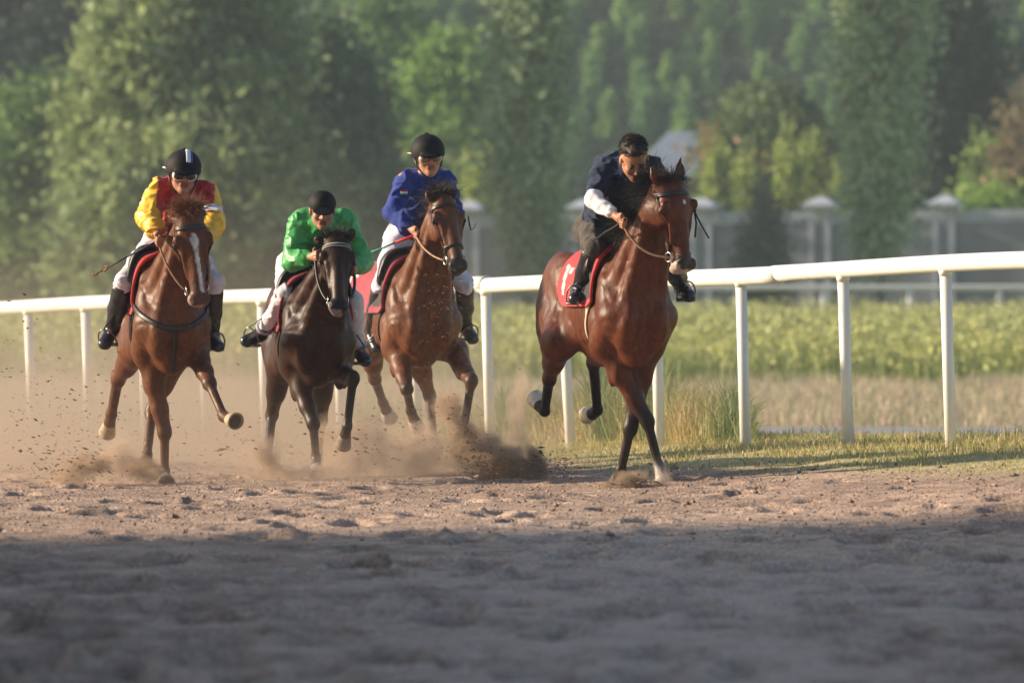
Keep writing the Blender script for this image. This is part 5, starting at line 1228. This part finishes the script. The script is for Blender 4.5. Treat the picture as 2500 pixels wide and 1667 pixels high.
if 'dust' not in SKIP:
    def cloud(amp, hz, xr, seed):
        def f(n, L, dst):
            g = n.nodes.new('ShaderNodeNewGeometry'); s = n.nodes.new('ShaderNodeSeparateXYZ'); L(g.outputs['Position'], s.inputs[0])
            z = math_node(n, L, 'MAXIMUM', math_node(n, L, 'ADD', s.outputs['Z'], 0.1), 0.0)
            ez = math_node(n, L, 'EXPONENT', math_node(n, L, 'DIVIDE', z, -hz))
            mp = n.nodes.new('ShaderNodeMapping'); mp.inputs['Scale'].default_value = (1, 0.25, 1.3); mp.inputs['Location'].default_value = (seed, 0, 0); L(g.outputs['Position'], mp.inputs['Vector'])
            nz = n.nodes.new('ShaderNodeTexNoise'); nz.inputs['Scale'].default_value = 0.9; nz.inputs['Detail'].default_value = 3; L(mp.outputs['Vector'], nz.inputs['Vector'])
            nn = math_node(n, L, 'MAXIMUM', math_node(n, L, 'SUBTRACT', nz.outputs['Fac'], 0.30), 0.0)
            mr = n.nodes.new('ShaderNodeMapRange'); mr.interpolation_type = 'SMOOTHSTEP'; L(s.outputs['X'], mr.inputs['Value']); mr.inputs['From Min'].default_value = xr[0]; mr.inputs['From Max'].default_value = xr[1]
            mr.inputs['To Min'].default_value = 1.0; mr.inputs['To Max'].default_value = xr[2]
            d = math_node(n, L, 'MULTIPLY', math_node(n, L, 'MULTIPLY', ez, nn), math_node(n, L, 'MULTIPLY', mr.outputs['Result'], amp)); L(d, dst)
        return f
    box_obj('dust_cloud', (-7.0, 71.5, -0.25), (2.4, 91, 2.6), vol_mat('dust_air', (0.60, 0.50, 0.41), 0.1, cloud(1.7, 0.38, (-1.6, 0.9, 0.03), 0)), 'beige dust drifting over the track and the rail behind the horses')
    box_obj('dust_veil', (-3.6, 67.0, -0.04), (0.6, 71.4, 0.75), vol_mat('dust_air_near', (0.62, 0.50, 0.40), 0.1, cloud(1.7, 0.19, (-1.4, 0.5, 0.15), 4)), 'thin brown dust low round the legs of the horses')
    # plumes thrown up by the hooves
    def plume(px, py, D, rx, rz, ry, dens, color, tilt=0, nsc=7, lo=.42):
        c = P(px, py, D); o_m = Solid(); o_m.ell((0, 0, 0), (1, 1, 1)); V, Q = o_m.grow(.18)
        def f(n, L, dst):
            tc = n.nodes.new('ShaderNodeTexCoord'); ln = n.nodes.new('ShaderNodeVectorMath'); ln.operation = 'LENGTH'; 
            gg = n.nodes.new('ShaderNodeNewGeometry'); wz = n.nodes.new('ShaderNodeTexNoise'); wz.inputs['Scale'].default_value = 3.2; wz.inputs['Detail'].default_value = 4; L(gg.outputs['Position'], wz.inputs['Vector'])
            sb = n.nodes.new('ShaderNodeVectorMath'); sb.operation = 'SUBTRACT'; L(wz.outputs['Color'], sb.inputs[0]); sb.inputs[1].default_value = (.5, .5, .5)
            sc_ = n.nodes.new('ShaderNodeVectorMath'); sc_.operation = 'SCALE'; L(sb.outputs['Vector'], sc_.inputs[0]); sc_.inputs['Scale'].default_value = 2.2
            ad = n.nodes.new('ShaderNodeVectorMath'); L(tc.outputs['Object'], ad.inputs[0]); L(sc_.outputs['Vector'], ad.inputs[1])
            rim = n.nodes.new('ShaderNodeVectorMath'); rim.operation = 'LENGTH'; L(tc.outputs['Object'], rim.inputs[0])
            L(ad.outputs['Vector'], ln.inputs[0])
            fall = math_node(n, L, 'MULTIPLY', math_node(n, L, 'MAXIMUM', math_node(n, L, 'SUBTRACT', 0.95, ln.outputs['Value']), 0.0), math_node(n, L, 'MINIMUM', math_node(n, L, 'MULTIPLY', math_node(n, L, 'MAXIMUM', math_node(n, L, 'SUBTRACT', 1.0, rim.outputs['Value']), 0.0), 4.0), 1.0))
            g = n.nodes.new('ShaderNodeNewGeometry'); nz = n.nodes.new('ShaderNodeTexNoise'); nz.inputs['Scale'].default_value = nsc; nz.inputs['Detail'].default_value = 6; nz.inputs['Roughness'].default_value = .65; L(g.outputs['Position'], nz.inputs['Vector'])
            nn = math_node(n, L, 'MAXIMUM', math_node(n, L, 'SUBTRACT', math_node(n, L, 'ADD', math_node(n, L, 'MULTIPLY', nz.outputs['Fac'], 1.5), math_node(n, L, 'MULTIPLY', fall, .7)), 1.0), 0.0)
            L(math_node(n, L, 'MULTIPLY', math_node(n, L, 'MULTIPLY', fall, nn), dens*6), dst)
        o = mesh_np('dust_plume', V, Q, vol_mat('plume_air', color, 1, f)); o.location = c; o.scale = (rx*1.45, ry*1.2, rz*1.5); o.rotation_euler = (0, R(tilt), 0)
        tag(o, 'brown puff of dust thrown up by a hoof', kind='stuff')
    br, tn = (0.60, 0.44, 0.31), (0.74, 0.58, 0.45)
    plume(200, 1155, 68.5, .28, .12, .3, 20, br, -6); plume(285, 1120, 68.8, .16, .20, .3, 9, tn, 10); plume(345, 1155, 68.6, .14, .10, .3, 14, br, 0)
    plume(690, 1145, 70, .22, .10, .3, 12, br); plume(655, 1130, 70, .25, .20, .4, 5, tn); plume(800, 1145, 70.2, .25, .12, .3, 6, tn)
    plume(870, 1110, 71, .45, .28, .5, 5, tn, 5); plume(960, 1130, 71.5, .50, .22, .5, 4, tn); plume(1060, 1110, 72, .40, .22, .5, 5, tn)
    plume(1118, 1055, 72.2, .13, .36, .3, 12, br, -24); plume(1165, 1095, 71.5, .16, .30, .3, 14, br, -32); plume(1205, 1130, 71, .20, .22, .3, 14, br, -30)
    plume(1255, 1110, 72, .40, .24, .5, 4.5, tn); plume(1268, 1010, 72, .09, .50, .2, 5.5, tn, 3)
    plume(1270, 1170, 69.5, .30, .13, .3, 30, (0.50, 0.36, 0.26), 0); plume(1210, 1165, 69.5, .22, .14, .3, 26, (0.52, 0.33, 0.20), -14); plume(1300, 1135, 69.5, .12, .12, .2, 24, br)
    plume(1550, 1182, 67.0, .26, .12, .25, 36, (0.48, 0.36, 0.26), -6); plume(1470, 1205, 67.0, .25, .06, .2, 14, (0.55, 0.36, 0.24), -10)
    # clods and grit in the air
    r = np.random.default_rng(77); VV = []; TT = []; CC = []; n0 = 0
    def grit(n, px, py, sx, sy, D, size, skew=0, cols=((.10, .065, .045), (.17, .115, .08), (.26, .18, .13)), yd=.6, fall=None):
        global n0
        for i in range(n):
            x = r.normal(); y = r.normal() if fall is None else -abs(r.exponential())*fall+.3
            q = P(px+x*sx+skew*y*sy, py+y*sy, D+r.normal()*yd); s = size*.62*r.lognormal(0, .45); ang = r.uniform(-.5, .3)
            if q[2] < float(ground_z(q[0], q[1]))+.005: continue
            b = np.array([[1, 0, 0], [-1, 0, 0], [0, 1, 0], [0, -1, 0], [0, 0, 1], [0, 0, -1]], float)*r.uniform(.5, 1.2, (6, 1))
            b[:, 0] *= r.uniform(1.0, 3.2); b[:, 2] *= r.uniform(.4, .9)
            b = b@np.array([[math.cos(ang), 0, math.sin(ang)], [0, 1, 0], [-math.sin(ang), 0, math.cos(ang)]])
            VV.append(q+b*s); TT.append(np.array([[0,2,4],[2,1,4],[1,3,4],[3,0,4],[2,0,5],[1,2,5],[3,1,5],[0,3,5]])+n0); n0 += 6
            CC.append(np.tile(np.array(cols[r.integers(len(cols))]), (6, 1)))
    n0 = 0
    grit(420, 130, 1060, 130, 90, 69, .0055); grit(60, 90, 900, 90, 80, 69, .008); grit(40, 100, 1130, 90, 35, 68.6, .012); grit(160, 350, 1000, 140, 110, 69, .005)
    grit(260, 200, 1140, 50, 24, 68.6, .008); grit(260, 600, 1090, 120, 50, 70, .005); grit(90, 880, 1050, 60, 60, 70.3, .007); grit(150, 860, 1100, 70, 40, 70.5, .006)
    grit(500, 1060, 830, 60, 90, 71.2, .0035, cols=((.30, .20, .15), (.45, .33, .26), (.16, .11, .08))); grit(120, 1090, 740, 30, 60, 71.2, .005, cols=((.5, .38, .3), (.3, .2, .15)))
    grit(120, 1020, 1050, 70, 40, 71.5, .006); grit(2200, 1265, 1162, 50, 20, 69.4, .0042, cols=((.20, .14, .10), (.27, .19, .14), (.15, .10, .07))); grit(700, 1205, 1150, 32, 28, 69.4, .006, skew=.9, cols=((.30, .17, .09), (.22, .12, .07)))
    grit(500, 1160, 1080, 22, 55, 70.5, .0045, skew=.55, cols=((.30, .19, .12), (.36, .24, .17))); grit(260, 1370, 1150, 24, 30, 69.4, .006, skew=-.1, cols=((.12, .08, .05), (.2, .13, .08)))
    grit(60, 1310, 1120, 10, 18, 69.4, .011, cols=((.10, .07, .05),)); grit(420, 1560, 1185, 32, 12, 66.9, .006); grit(200, 1490, 1195, 40, 8, 66.9, .005, cols=((.36, .24, .16),))
    m = mat('loose_dirt', attr=True, rough=.95, spec=.1)
    o = mesh_np('kicked_dirt', np.concatenate(VV), np.concatenate(TT), m, None, False, np.concatenate(CC)); tag(o, 'clods and grit flying up from the hooves', kind='stuff')
if 'haze' not in SKIP:
    box_obj('haze', (-960, -260, -3.6), (960, 1080, 62), vol_mat('haze_air', (0.62, 0.75, 0.86), 0.00038, None), 'pale air haze over the far trees')
